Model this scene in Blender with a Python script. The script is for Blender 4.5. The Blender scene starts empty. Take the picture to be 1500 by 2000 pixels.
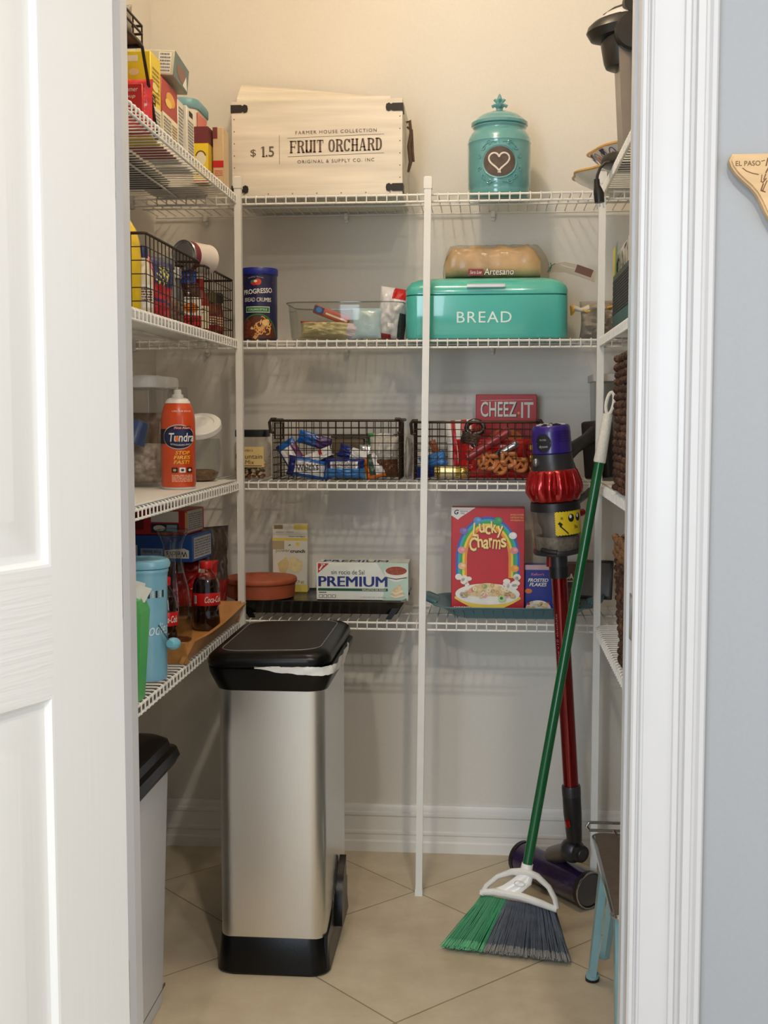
import bpy, bmesh, math, random
from mathutils import Vector, Matrix, Euler, noise
rnd = random.Random(7)
C = bpy.context.scene.collection
PI = math.pi

# ------------------------------------------------------------------ camera
F_PX, YAW, PITCH, ROLL, CAM_H = 2358.745, 0.085072, 0.078368, -0.000392, 1.23
def cam_axes():
    cy, sy = math.cos(YAW), math.sin(YAW)
    f = Vector((-sy*math.cos(PITCH), cy*math.cos(PITCH), -math.sin(PITCH)))
    r = Vector((cy, sy, 0)); u = r.cross(f)
    c, s = math.cos(ROLL), math.sin(ROLL)
    return c*r+s*u, -s*r+c*u, f
R_, U_, F_ = cam_axes()
EYE = Vector((0, 0, CAM_H))
cam = bpy.data.cameras.new('camera'); cam_o = bpy.data.objects.new('camera', cam); C.objects.link(cam_o)
cam.sensor_fit = 'VERTICAL'; cam.sensor_height = 36; cam.lens = 36*F_PX/2000; cam.clip_start = .02
M_ = Matrix((R_, U_, -F_)).transposed().to_4x4(); M_.translation = EYE
cam_o.matrix_world = M_
bpy.context.scene.camera = cam_o
def at(px, py, X=None, Y=None, Z=None):
    """world point where the sight line of a photo pixel meets a plane"""
    d = F_ + (px-750)/F_PX*R_ - (py-1000)/F_PX*U_
    t = X/d.x if X is not None else Y/d.y if Y is not None else (Z-CAM_H)/d.z
    return EYE + t*d
def on_plane(px, py, o, n):
    d = F_ + (px-750)/F_PX*R_ - (py-1000)/F_PX*U_
    return EYE + d*((o-EYE).dot(n)/d.dot(n))

# ------------------------------------------------------------------ light and exposure
vs = bpy.context.scene.view_settings
vs.view_transform = 'Standard'; vs.look = 'None'; vs.gamma = 1; vs.use_curve_mapping = False
vs.exposure = 0.0
W = bpy.data.worlds.new('world'); bpy.context.scene.world = W; W.use_nodes = True
W.node_tree.nodes['Background'].inputs[0].default_value = (.80, .88, 1.0, 1)
W.node_tree.nodes['Background'].inputs[1].default_value = .42
def light(name, typ, loc, energy, col, size=None, size_y=None, aim=None, radius=None):
    l = bpy.data.lights.new(name, typ); l.energy = energy; l.color = col
    if typ == 'AREA':
        l.shape = 'RECTANGLE'; l.size = size; l.size_y = size_y or size
    if radius: l.shadow_soft_size = radius
    o = bpy.data.objects.new(name, l); C.objects.link(o); o.location = loc
    if aim: o.rotation_euler = (Vector(aim)-Vector(loc)).to_track_quat('-Z', 'Y').to_euler()
    return o
light('pantry_ceiling_bulb', 'POINT', (-.21, 2.38, 2.62), 15.5, (1, .78, .54), radius=.055)
light('kitchen_window_daylight', 'AREA', (-1.15, -2.0, 1.45), 55, (.74, .87, 1.0), 1.1, 1.9, (-.1, 2.6, .9))
light('added_door_fill', 'AREA', (2.6, -.1, 1.5), 22, (.92, .96, 1.0), 1.2, 1.9, (-.8, 1.1, 1.1))  # unseen area lamp added on the right to brighten the open door
for lx, ly, pw in ((.38, .05, 88), (-.45, -.9, 80), (1.3, -.6, 40)):
    light('kitchen_recessed_light', 'SPOT', (lx, ly, 3.02), pw, (1, .88, .72), aim=(lx*.9, ly+.9, 0), radius=.06)
for o in C.objects:
    if o.type == 'LIGHT' and o.data.type == 'SPOT': o.data.spot_size = math.radians(120); o.data.spot_blend = .6
bpy.context.scene.cycles.transparent_max_bounces = 32

# ------------------------------------------------------------------ materials
def lin(c):
    c = c/255
    return c/12.92 if c <= .04045 else ((c+.055)/1.055)**2.4
MATS = {}
def mat(rgb, rough=.5, metal=0, var=.05, scale=25, bump=0, spec=.5, coat=0, stretch=None, trans=0):
    key = (rgb, rough, metal, var, scale, bump, spec, coat, stretch, trans)
    if key in MATS: return MATS[key]
    m = bpy.data.materials.new('mat'); m.use_nodes = True
    nt = m.node_tree; b = nt.nodes['Principled BSDF']
    col = [lin(x) for x in rgb]
    b.inputs['Roughness'].default_value = rough; b.inputs['Metallic'].default_value = metal
    b.inputs['Specular IOR Level'].default_value = spec; b.inputs['Coat Weight'].default_value = coat
    b.inputs['Transmission Weight'].default_value = trans
    tc = nt.nodes.new('ShaderNodeTexCoord'); src = tc.outputs['Object']
    if stretch:
        mp = nt.nodes.new('ShaderNodeMapping'); mp.inputs['Scale'].default_value = stretch
        nt.links.new(src, mp.inputs[0]); src = mp.outputs[0]
    nz = nt.nodes.new('ShaderNodeTexNoise'); nz.inputs['Scale'].default_value = scale; nz.inputs['Detail'].default_value = 3
    nt.links.new(src, nz.inputs['Vector'])
    rp = nt.nodes.new('ShaderNodeValToRGB')
    rp.color_ramp.elements[0].position = .3; rp.color_ramp.elements[1].position = .7
    rp.color_ramp.elements[0].color = [max(0, x*(1-var)) for x in col]+[1]
    rp.color_ramp.elements[1].color = [min(1, x*(1+var)) for x in col]+[1]
    nt.links.new(nz.outputs['Fac'], rp.inputs[0]); nt.links.new(rp.outputs[0], b.inputs['Base Color'])
    if bump:
        bp = nt.nodes.new('ShaderNodeBump'); bp.inputs['Strength'].default_value = bump; bp.inputs['Distance'].default_value = .004
        nt.links.new(nz.outputs['Fac'], bp.inputs['Height']); nt.links.new(bp.outputs[0], b.inputs['Normal'])
    MATS[key] = m
    return m
def clear(rgb=(235, 240, 240), edge=.35, rough=.04):
    """thin clear plastic or glass wall: see-through with a Fresnel gloss"""
    key = ('clear', rgb, edge, rough)
    if key in MATS: return MATS[key]
    m = bpy.data.materials.new('clear'); m.use_nodes = True
    nt = m.node_tree; nt.nodes.remove(nt.nodes['Principled BSDF'])
    out = nt.nodes['Material Output']
    tr = nt.nodes.new('ShaderNodeBsdfTransparent'); gl = nt.nodes.new('ShaderNodeBsdfGlossy')
    gl.inputs['Roughness'].default_value = rough
    nz = nt.nodes.new('ShaderNodeTexNoise'); nz.inputs['Scale'].default_value = 20
    rp = nt.nodes.new('ShaderNodeValToRGB')
    c = [(x/255)**1.15 for x in rgb]
    rp.color_ramp.elements[0].color = [x*.96 for x in c]+[1]; rp.color_ramp.elements[1].color = c+[1]
    nt.links.new(nz.outputs['Fac'], rp.inputs[0]); nt.links.new(rp.outputs[0], tr.inputs[0])
    lw = nt.nodes.new('ShaderNodeLayerWeight'); lw.inputs['Blend'].default_value = .5
    mx = nt.nodes.new('ShaderNodeMixShader')
    pw = nt.nodes.new('ShaderNodeMath'); pw.operation = 'POWER'; pw.inputs[1].default_value = 3.2
    ml = nt.nodes.new('ShaderNodeMath'); ml.operation = 'MULTIPLY_ADD'; ml.inputs[1].default_value = .2+edge; ml.inputs[2].default_value = .02+.05*edge
    nt.links.new(lw.outputs['Facing'], pw.inputs[0]); nt.links.new(pw.outputs[0], ml.inputs[0]); nt.links.new(ml.outputs[0], mx.inputs[0]); nt.links.new(tr.outputs[0], mx.inputs[1]); nt.links.new(gl.outputs[0], mx.inputs[2])
    nt.links.new(mx.outputs[0], out.inputs[0])
    MATS[key] = m
    return m
WHITE = mat((236, 236, 232), .4, var=.02)
WIRE = mat((232, 231, 226), .35, var=.02)
PAPER = mat((232, 230, 222), .6, var=.03)
BLACK = mat((18, 18, 19), .35)
INK = mat((24, 24, 28), .6)
BRONZE = mat((62, 48, 38), .45, .6, var=.25, scale=60)
BLACKP = mat((7, 7, 8), .30, spec=.3, bump=.05, scale=200)
CHROME = mat((190, 190, 192), .15, 1, var=.03)
RED = mat((190, 24, 30), .42); DRED = mat((130, 18, 24), .42); YEL = mat((236, 205, 40), .45)
BLUE = mat((28, 62, 150), .4); NAVY = mat((18, 22, 84), .4); SKY = mat((60, 130, 200), .35)
GREEN = mat((40, 130, 64), .45); ORANGE = mat((226, 120, 40), .45); CREAM = mat((232, 222, 190), .55)
BROWN = mat((112, 66, 38), .6, var=.2); TAN = mat((196, 160, 104), .6, var=.12); PINK = mat((226, 150, 160), .5)
GREY = mat((128, 128, 130), .5); LGREY = mat((190, 190, 190), .5); SILVER = mat((200, 200, 204), .22, .9)
GOLD = mat((226, 196, 110), .2, .85)
CLEARP = clear(); GLASS = clear((226, 234, 232), .5)

# ------------------------------------------------------------------ mesh helpers
_TXT = {}
def text_geo(s, bold, shear, space):
    k = (s, bold, shear, space)
    if k not in _TXT:
        cu = bpy.data.curves.new('t', 'FONT'); cu.body = s; cu.offset = bold; cu.shear = shear
        cu.space_character = space; cu.resolution_u = 3
        ob = bpy.data.objects.new('t', cu); me = bpy.data.meshes.new_from_object(ob)
        vs_ = [(v.co.x, v.co.y) for v in me.vertices]; fs = [tuple(p.vertices) for p in me.polygons]
        bpy.data.objects.remove(ob); bpy.data.curves.remove(cu); bpy.data.meshes.remove(me)
        x0 = min(v[0] for v in vs_); x1 = max(v[0] for v in vs_); y0 = min(v[1] for v in vs_); y1 = max(v[1] for v in vs_)
        _TXT[k] = ([((x-(x0+x1)/2), (y-(y0+y1)/2)) for x, y in vs_], fs, x1-x0, y1-y0)
    return _TXT[k]
class MB:
    def __init__(s): s.v = []; s.f = []; s.mi = []; s.sm = []; s.ms = []; s.T = None
    def add(s, vs_, fs, m, smooth=True):
        o = len(s.v)
        if s.T is not None: vs_ = [s.T @ Vector(p) for p in vs_]
        s.v += [tuple(p) for p in vs_]; s.f += [tuple(o+i for i in f) for f in fs]
        if m not in s.ms: s.ms.append(m)
        k = s.ms.index(m); s.mi += [k]*len(fs); s.sm += [smooth]*len(fs)
    def box(s, x0, y0, z0, x1, y1, z1, m):
        s.add([(x0,y0,z0),(x1,y0,z0),(x1,y1,z0),(x0,y1,z0),(x0,y0,z1),(x1,y0,z1),(x1,y1,z1),(x0,y1,z1)],
              [(3,2,1,0),(4,5,6,7),(0,1,5,4),(1,2,6,5),(2,3,7,6),(3,0,4,7)], m, False)
    def rbox(s, c, w, d, h, r, m, seg=2):
        bm = bmesh.new(); bmesh.ops.create_cube(bm, size=1)
        for v in bm.verts: v.co = Vector((c[0]+v.co.x*w, c[1]+v.co.y*d, c[2]+v.co.z*h))
        bmesh.ops.bevel(bm, geom=bm.edges[:], offset=r, segments=seg, affect='EDGES', profile=.5)
        bm.verts.index_update()
        s.add([v.co[:] for v in bm.verts], [[v.index for v in f.verts] for f in bm.faces], m); bm.free()
    def rings(s, rings, m, cap=True, closed=True):
        n = len(rings[0]); vs_ = [p for r in rings for p in r]; fs = []
        for i in range(len(rings)-1):
            for j in range(n if closed else n-1):
                k = (j+1) % n
                fs.append((i*n+j, i*n+k, (i+1)*n+k, (i+1)*n+j))
        if cap and closed:
            fs.append(tuple(range(n))[::-1]); o = (len(rings)-1)*n; fs.append(tuple(range(o, o+n)))
        s.add(vs_, fs, m)
    def tube(s, pts, r, m, n=6, closed=False, flat=1, up=None):
        pts = [Vector(p) for p in pts]; N = len(pts); rs = r if isinstance(r, (list, tuple)) else [r]*N
        rings = []; a = None
        for i, p in enumerate(pts):
            if closed: t = pts[(i+1) % N]-pts[i-1]
            else: t = pts[min(i+1, N-1)]-pts[max(i-1, 0)]
            t.normalize()
            if a is None:
                a = (Vector(up) if up else Vector((0, 0, 1)) if abs(t.z) < .9 else Vector((1, 0, 0)))
            a = (a-t*a.dot(t)).normalized(); b = t.cross(a)
            rings.append([p+a*(rs[i]*flat*math.cos(2*PI*k/n))+b*(rs[i]*math.sin(2*PI*k/n)) for k in range(n)])
        if closed: rings.append(rings[0])
        s.rings(rings, m, cap=not closed)
    def lathe(s, prof, m, n=32, c=(0, 0), sx=1, sy=1, sq=0, cap=True, lobe=None):
        rings = []
        for r, z in prof:
            ring = []
            for k in range(n):
                a = 2*PI*k/n; q = 1
                if sq: q = 1/((abs(math.cos(a))**sq+abs(math.sin(a))**sq)**(1/sq))
                if lobe: q *= lobe(a, z)
                ring.append((c[0]+r*sx*q*math.cos(a), c[1]+r*sy*q*math.sin(a), z))
            rings.append(ring)
        s.rings(rings, m, cap)
    def prism(s, pts, a0, a1, m, axis='y'):
        n = len(pts)
        def P(p, a): return (p[0], a, p[1]) if axis == 'y' else (a, p[0], p[1]) if axis == 'x' else (p[0], p[1], a)
        s.add([P(p, a0) for p in pts]+[P(p, a1) for p in pts],
              [tuple(range(n)), tuple(range(n, 2*n))[::-1]]+[(i, n+i, n+(i+1) % n, (i+1) % n) for i in range(n)], m, False)
    def sphere(s, c, r, m, sz=1, n=12):
        s.lathe([(max(1e-4, r*math.sin(PI*i/8)), c[2]+-r*sz*math.cos(PI*i/8)) for i in range(9)], m, n, (c[0], c[1]))
    def bag(s, w, h, d, fn, seed=0, nx=26, ny=26, amp=.12, pinch=.55):
        """crumpled pillow pack; fn(u,v) picks the printed colour"""
        for side in (-1, 1):
            P = []
            for j in range(ny+1):
                for i in range(nx+1):
                    u, v = i/nx, j/ny
                    e = max(0, (1-abs(2*u-1)**2.6))**.6*max(0, (1-abs(2*v-1)**2.6))**pinch
                    nn = noise.noise(Vector((u*4+seed*3.1, v*4, seed+side)))*amp+noise.noise(Vector((u*11, v*11+seed, side*5)))*amp*.6
                    x = (u-.5)*w*(1-.06*math.sin(v*PI)); z = v*h
                    P.append((x, side*(d/2*e*(1+nn*2.2)+.0004)+nn*d*.12, z+nn*h*.03*e))
            faces = {}
            for j in range(ny):
                for i in range(nx):
                    a = j*(nx+1)+i; q = (a, a+1, a+nx+2, a+nx+1)
                    faces.setdefault(fn((i+.5)/nx, (j+.5)/ny), []).append(q if side < 0 else q[::-1])
            for m, fs in faces.items():
                used = sorted({i for f in fs for i in f}); ix = {u: k for k, u in enumerate(used)}
                s.add([P[u] for u in used], [tuple(ix[i] for i in f) for f in fs], m)
    def build(s, name, parent=None, loc=None, rot=None, label=None, cat=None, group=None, kind=None, angle=38):
        me = bpy.data.meshes.new(name); me.from_pydata(s.v, [], s.f)
        for m in s.ms: me.materials.append(m)
        me.polygons.foreach_set('material_index', s.mi); me.polygons.foreach_set('use_smooth', s.sm)
        me.update()
        try: me.set_sharp_from_angle(angle=math.radians(angle))
        except Exception: pass
        o = bpy.data.objects.new(name, me); C.objects.link(o)
        if parent: o.parent = parent
        if loc is not None: o.location = loc
        if rot is not None: o.rotation_euler = rot if hasattr(rot, '__len__') else (0, 0, rot)
        if label: o['label'] = label
        if cat: o['category'] = cat
        if group: o['group'] = group
        if kind: o['kind'] = kind
        return o
def thing(name, label, cat, loc=(0, 0, 0), rot=0, group=None):
    o = bpy.data.objects.new(name, None); C.objects.link(o); o.empty_display_size = .03
    o.location = loc; o.rotation_euler = rot if hasattr(rot, '__len__') else (0, 0, rot)
    o['label'] = label; o['category'] = cat
    if group: o['group'] = group
    return o
class Pr:
    """prints (letters, patches) on a flat or curved face; u,v run 0..1 over the face"""
    def __init__(s, fn, w, h, cyl=False, mb=None): s.fn = fn; s.w = w; s.h = h; s.cyl = cyl; s.mb = mb or MB()
    def P(s, u, v, l): return s.fn(u*s.w, v*s.h, l*.00035)
    def strips(s, cols, m, l):
        vs_ = []; fs = []
        for u, a, b in cols: vs_ += [s.P(u, a, l), s.P(u, b, l)]
        for i in range(len(cols)-1): fs.append((2*i, 2*i+2, 2*i+3, 2*i+1))
        s.mb.add(vs_, fs, m)
    def rect(s, u0, v0, u1, v1, m, l=1):
        n = 12 if s.cyl else 1
        s.strips([(u0+(u1-u0)*i/n, v0, v1) for i in range(n+1)], m, l)
    def ell(s, cu, cv, ru, rv, m, l=1, n=18):
        s.strips([(cu-ru*math.cos(PI*i/n), cv-rv*math.sin(PI*i/n), cv+rv*math.sin(PI*i/n)) for i in range(n+1)], m, l)
    def poly(s, pts, m, l=1): s.mb.add([s.P(u, v, l) for u, v in pts], [tuple(range(len(pts)))], m, False)
    def line(s, pts, wd, m, l=1):
        vs_ = []; fs = []
        Q = [Vector((u*s.w, v*s.h)) for u, v in pts]
        for i, p in enumerate(Q):
            t = (Q[min(i+1, len(Q)-1)]-Q[max(i-1, 0)]).normalized(); nrm = Vector((-t.y, t.x))*wd/2
            vs_ += [s.fn(p.x+nrm.x, p.y+nrm.y, l*.00035), s.fn(p.x-nrm.x, p.y-nrm.y, l*.00035)]
        for i in range(len(Q)-1): fs.append((2*i, 2*i+1, 2*i+3, 2*i+2))
        s.mb.add(vs_, fs, m)
    def arc(s, cu, cv, ru, rv, a0, a1, wd, m, l=1, n=24):
        s.line([(cu+ru*math.cos(a0+(a1-a0)*i/n), cv+rv*math.sin(a0+(a1-a0)*i/n)) for i in range(n+1)], wd, m, l)
    def txt(s, t, cu, cv, h, m, l=2, w=None, bold=0, shear=0, rot=0, space=1.0, bend=0):
        if bold and any(c in 'MWNm' for c in t):      # glyphs whose strokes cross when thickened: overprint instead
            for i, k in enumerate((-.7, .7)): s.txt(t, cu+k*bold*h*s.h/s.w*.8, cv, h, m, l+i*.4, w, 0, shear, rot, space, bend)
            return
        g, fs, tw, th = text_geo(t, bold, shear, space)
        sc = h*s.h/th; sx = (w*s.w/tw) if w else sc
        ca, sa = math.cos(rot), math.sin(rot); vs_ = []
        for x, y in g:
            X, Y = x*sx, y*sc
            if bend: Y += bend*s.h*(1-(2*X/(sx*tw))**2)
            vs_.append(s.fn(cu*s.w+X*ca-Y*sa, cv*s.h+X*sa+Y*ca, l*.00035))
        s.mb.add(vs_, fs, m, False)
    def fine(s, u0, v0, u1, v1, rows, m, l=2, seed=1):
        """rows of tiny print read as broken lines"""
        q = random.Random(seed)
        for k in range(rows):
            v = v1-(v1-v0)*(k+.5)/rows; u = u0; hh = (v1-v0)/rows*.28
            while u < u1-.02:
                e = min(u1, u+(u1-u0)*q.uniform(.06, .25)); s.rect(u, v-hh, e, v+hh, m, l); u = e+(u1-u0)*.03
    def build(s, name, parent, **k): return s.mb.build(name, parent, **k)
def front(w, d, h, z=0): return Pr(lambda a, b, l: (a-w/2, -d/2-l, b+z), w, h)
def right(w, d, h, z=0): return Pr(lambda a, b, l: (w/2+l, a-d/2, b+z), d, h)
def top(w, d, h): return Pr(lambda a, b, l: (a-w/2, b-d/2, h+l), w, d)
def under(w, d): return Pr(lambda a, b, l: (a-w/2, b-d/2, -l), w, d)
def cylf(r, h, z=0, az=0, rf=None):
    def fn(a, b, l):
        R = (rf(b) if rf else r)+l; t = (a/(PI*r)-.5)*PI+az
        return (R*math.sin(t), -R*math.cos(t), b+z)
    return Pr(fn, PI*r, h, True)
def carton(name, label, w, d, h, loc, rot, m, cat='box', group=None, r=.0015):
    t = thing(name, label, cat, loc, rot, group)
    b = MB(); b.rbox((0, 0, h/2), w, d, h, r, m, 1); b.build('box_body', t)
    return t

# ================================================================== THE SETTING
XL, XR, YB, YF0, YF1 = -.928, .575, 3.348, 1.785, 1.90     # pantry walls, room-side and pantry-side of the front wall
JL, JR, HEAD = -.566, .2149, 2.44
ZC = 2.74
WALLM = mat((228, 224, 216), .75, var=.015, scale=180, bump=.04)
ROOMM = mat((168, 172, 177), .75, var=.015, scale=180, bump=.05)
TRIM = mat((211, 211, 213), .32, var=.008)
def wall(name, x0, y0, z0, x1, y1, z1, m=WALLM):
    b = MB(); b.box(x0, y0, z0, x1, y1, z1, m); return b.build(name, kind='structure')
wall('wall_back', XL-.1, YB, 0, XR+.1, YB+.1, ZC)
wall('wall_left', XL-.1, YF1, 0, XL, YB, ZC)
wall('wall_right', XR, YF1, 0, XR+.1, YB, ZC)
wall('ceiling', XL-.1, YF1, ZC, XR+.1, YB+.1, ZC+.08, mat((238, 236, 230), .8, var=.01))
b = MB()                                          # front wall with the doorway in it
for m, y0, y1 in ((ROOMM, YF0, YF0+.06), (WALLM, YF0+.06, YF1)):
    b.box(-2.0, y0, 0, JL-.02, y1, ZC, m); b.box(JR+.02, y0, 0, 1.6, y1, ZC, m); b.box(JL-.02, y0, HEAD+.02, JR+.02, y1, ZC, m)
b.build('wall_front', kind='structure')

def floor_mat():
    m = bpy.data.materials.new('tile'); m.use_nodes = True; nt = m.node_tree; N = nt.nodes.new; L = nt.links.new
    bs = nt.nodes['Principled BSDF']; tc = N('ShaderNodeTexCoord')
    sub = N('ShaderNodeVectorMath'); sub.operation = 'SUBTRACT'; sub.inputs[1].default_value = (-.179, 3.051, 0)
    L(tc.outputs['Object'], sub.inputs[0])
    ro = N('ShaderNodeVectorRotate'); ro.rotation_type = 'Z_AXIS'; ro.inputs['Angle'].default_value = math.radians(45)
    L(sub.outputs[0], ro.inputs[0])
    br = N('ShaderNodeTexBrick'); br.offset = 0; br.squash = 1
    br.inputs['Scale'].default_value = 1; br.inputs['Brick Width'].default_value = .486; br.inputs['Row Height'].default_value = .486
    br.inputs['Mortar Size'].default_value = .0022; br.inputs['Mortar Smooth'].default_value = .3
    br.inputs['Color1'].default_value = [lin(216), lin(204), lin(180), 1]; br.inputs['Color2'].default_value = [lin(210), lin(198), lin(174), 1]
    br.inputs['Mortar'].default_value = [lin(160), lin(146), lin(120), 1]
    L(ro.outputs[0], br.inputs['Vector'])
    n1 = N('ShaderNodeTexNoise'); n1.inputs['Scale'].default_value = 9; n1.inputs['Detail'].default_value = 8; n1.inputs['Roughness'].default_value = .65
    L(tc.outputs['Object'], n1.inputs['Vector'])
    rp = N('ShaderNodeValToRGB'); rp.color_ramp.elements[0].position = .35; rp.color_ramp.elements[1].position = .7
    rp.color_ramp.elements[0].color = (.83, .80, .76, 1); rp.color_ramp.elements[1].color = (1.0, 1.0, 1.0, 1)
    L(n1.outputs['Fac'], rp.inputs[0])
    mx = N('ShaderNodeMixRGB'); mx.blend_type = 'MULTIPLY'; mx.inputs[0].default_value = 1
    L(br.outputs['Color'], mx.inputs[1]); L(rp.outputs[0], mx.inputs[2]); L(mx.outputs[0], bs.inputs['Base Color'])
    bp = N('ShaderNodeBump'); bp.inputs['Strength'].default_value = .5; bp.inputs['Distance'].default_value = .003; bp.invert = True
    L(br.outputs['Fac'], bp.inputs['Height']); L(bp.outputs[0], bs.inputs['Normal'])
    bs.inputs['Roughness'].default_value = .45
    return m
b = MB(); b.box(-2.6, -2.6, -.05, 2.2, YB+.1, 0, floor_mat()); b.build('floor', kind='structure')

BASE = [(0, 0), (.017, 0), (.017, .028), (.013, .033), (.013, .048), (.0165, .052), (.0165, .058), (.012, .062), (.012, .100),
        (.016, .105), (.016, .112), (.011, .116), (.011, .126), (.007, .134), (0, .134)]
BM = mat((236, 235, 231), .35, var=.01)
b = MB(); b.prism([(YB-p[0], p[1]) for p in BASE], XL, XR, BM, 'x'); b.build('baseboard_back', kind='structure')
b = MB(); b.prism([(XL+p[0], p[1]) for p in BASE], YF1, YB-.018, BM, 'y'); b.build('baseboard_left', kind='structure')
b = MB(); b.prism([(XR-p[0], p[1]) for p in BASE], YF1, YB-.018, BM, 'y'); b.build('baseboard_right', kind='structure')

# door frame: jambs with stops, casing
b = MB()
for x0, x1, s in ((JL-.02, JL, 1), (JR, JR+.02, -1)):
    b.box(x0, YF0-.002, 0, x1, YF1+.002, HEAD, TRIM)
    b.box(min(x0+.02*(s > 0), x0+.02*(s > 0)+s*.011), 1.832, 0, max(x0+.02*(s > 0), x0+.02*(s > 0)+s*.011), 1.866, HEAD, TRIM) if s > 0 else b.box(x0-.004, 1.832, 0, x0, 1.866, HEAD, TRIM)
b.box(JL-.02, YF0-.002, HEAD, JR+.02, YF1+.002, HEAD+.02, TRIM)
b.build('trim_1', kind='structure')
CAS = [(0, 0), (0, .009), (.003, .0125), (.0075, .0135), (.0090, .0085), (.0115, .0080), (.0135, .0140), (.0165, .0125), (.0185, .0085), (.023, .0085), (.035, .0105), (.050, .0140),
       (.0580, .0155), (.0600, .0195), (.0665, .0210), (.0700, .0150), (.0745, .0150), (.0765, .0245), (.086, .0260), (.0890, .0205), (.0925, .0205),
       (.0965, .0265), (.1025, .0255), (.1055, .021), (.1055, 0)]
b = MB(); b.prism([(JR-.0012+p[0], YF0-p[1]) for p in CAS], 0, HEAD+.1, TRIM, 'z'); b.build('trim_2', kind='structure', angle=25)
b = MB(); b.prism([(JL+.0012-p[0], YF0-p[1]*.4) for p in CAS], 0, HEAD+.1, TRIM, 'z'); b.build('trim_3', kind='structure', angle=25)
# strike plate on the latch jamb
t = thing('strike_plate', 'small satin nickel strike plate let into the white right door jamb', 'strike plate', (JR, 1.803, .934))
b = MB(); NICK = mat((150, 148, 145), .3, .9, var=.06)
b.box(-.0012, -.013, -.034, 0, .012, -.012, NICK); b.box(-.0012, -.013, .012, 0, .012, .034, NICK); b.box(-.0012, -.013, -.012, 0, -.004, .012, NICK); b.box(-.0012, .006, -.012, 0, .012, .012, NICK)
b.tube([(-.0012, -.012, -.030), (-.0012, -.017, -.026), (-.002, -.0195, 0), (-.0012, -.017, .026), (-.0012, -.012, .030)], .003, NICK, 6)
b.build('plate', t)
b = MB(); b.box(-.0004, -.004, -.012, .0, .006, .012, BLACK); b.build('latch_hole', t)
for z in (-.023, .023):
    q = MB(); q.T = Matrix.Translation((-.0012, 0, z)) @ Matrix.Rotation(-PI/2, 4, 'Y'); q.lathe([(.0038, 0), (.003, .0008), (.0001, .001)], mat((90, 88, 86), .35, .9), 10)
    q.build('screw', t)

# open panelled door
def grain(direction):
    m = bpy.data.materials.new('door_paint'); m.use_nodes = True; nt = m.node_tree; N = nt.nodes.new; L = nt.links.new
    bs = nt.nodes['Principled BSDF']; bs.inputs['Base Color'].default_value = [lin(240), lin(240), lin(238), 1]; bs.inputs['Roughness'].default_value = .33
    tc = N('ShaderNodeTexCoord'); mp = N('ShaderNodeMapping'); mp.inputs['Scale'].default_value = (90, 90, 3) if direction == 'v' else (5, 5, 120)
    L(tc.outputs['Object'], mp.inputs[0]); nz = N('ShaderNodeTexNoise'); nz.inputs['Scale'].default_value = 1; nz.inputs['Detail'].default_value = 2
    nz.inputs['Distortion'].default_value = .25
    L(mp.outputs[0], nz.inputs['Vector']); bp = N('ShaderNodeBump'); bp.inputs['Strength'].default_value = .10 if direction == 'v' else .42; bp.inputs['Distance'].default_value = .003
    L(nz.outputs['Fac'], bp.inputs['Height']); L(bp.outputs[0], bs.inputs['Normal'])
    return m
GV, GH = grain('v'), grain('h')
DDIR = Vector((-.37503, -.92701, 0)); hinge = Vector((-.548, 1.77, 0))
door = bpy.data.objects.new('door_1', None); C.objects.link(door); door['kind'] = 'structure'
door.location = hinge; door.rotation_euler = (0, 0, math.atan2(DDIR.y, DDIR.x))
# local: x runs away from the hinge, the face towards the camera is at local y = 0 (outward +y)
b = MB(); DW, DH = .762, 2.42
cols = [(.152, .345), (.417, .610)]; rows = [(.20, .840), (1.022, 1.98), (2.10, 2.28)]
def face(x0, z0, x1, z1, m): b.add([(x0, 0, z0), (x1, 0, z0), (x1, 0, z1), (x0, 0, z1)], [(0, 3, 2, 1)], m, False)
face(0, .01, .152, DH, GV); face(.345, .01, .417, DH, GV); face(.610, .01, DW, DH, GV)
for x0, x1 in cols:
    zz = .01
    for z0, z1 in rows: face(x0, zz, x1, z0, GH); zz = z1
    face(x0, zz, x1, DH, GH)
    for z0, z1 in rows:
        loops = [(0, 0), (.004, -.001), (.010, -.0095), (.016, -.0105), (.022, -.010), (.066, -.0015), (.070, -.0012)]
        R = []
        for i, dp in loops: R.append([(x0+i, dp, z0+i), (x1-i, dp, z0+i), (x1-i, dp, z1-i), (x0+i, dp, z1-i)])
        vs_ = [p for r in R for p in r]; fs = []
        for k in range(len(R)-1):
            for j in range(4): fs.append((4*k+j, 4*k+4+j, 4*k+4+(j+1) % 4, 4*k+(j+1) % 4))
        fs.append(tuple(4*(len(R)-1)+j for j in (0, 3, 2, 1)))
        b.add(vs_, fs, GV, False)
b.box(0, -.035, .01, DW, -.012, DH, GV)
b.add([(0, -.012, .01), (0, 0, .01), (0, 0, DH), (0, -.012, DH)], [(0, 1, 2, 3)], GV, False)
b.build('door_panel', door)
HINGE = mat((196, 196, 197), .3, .35, var=.32, scale=45)
for z in (.34, .972, 1.60, 2.2):
    p = door.rotation_euler.to_matrix().inverted() @ (Vector((-.5545, 1.776, z))-hinge)
    b = MB(); b.lathe([(.0055, p.z-.046), (.0055, p.z+.046)], HINGE, 12, (p.x, p.y)); b.sphere((p.x, p.y, p.z+.048), .005, HINGE); b.sphere((p.x, p.y, p.z-.048), .005, HINGE)
    hg = b.build('hinge', door)

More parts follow.
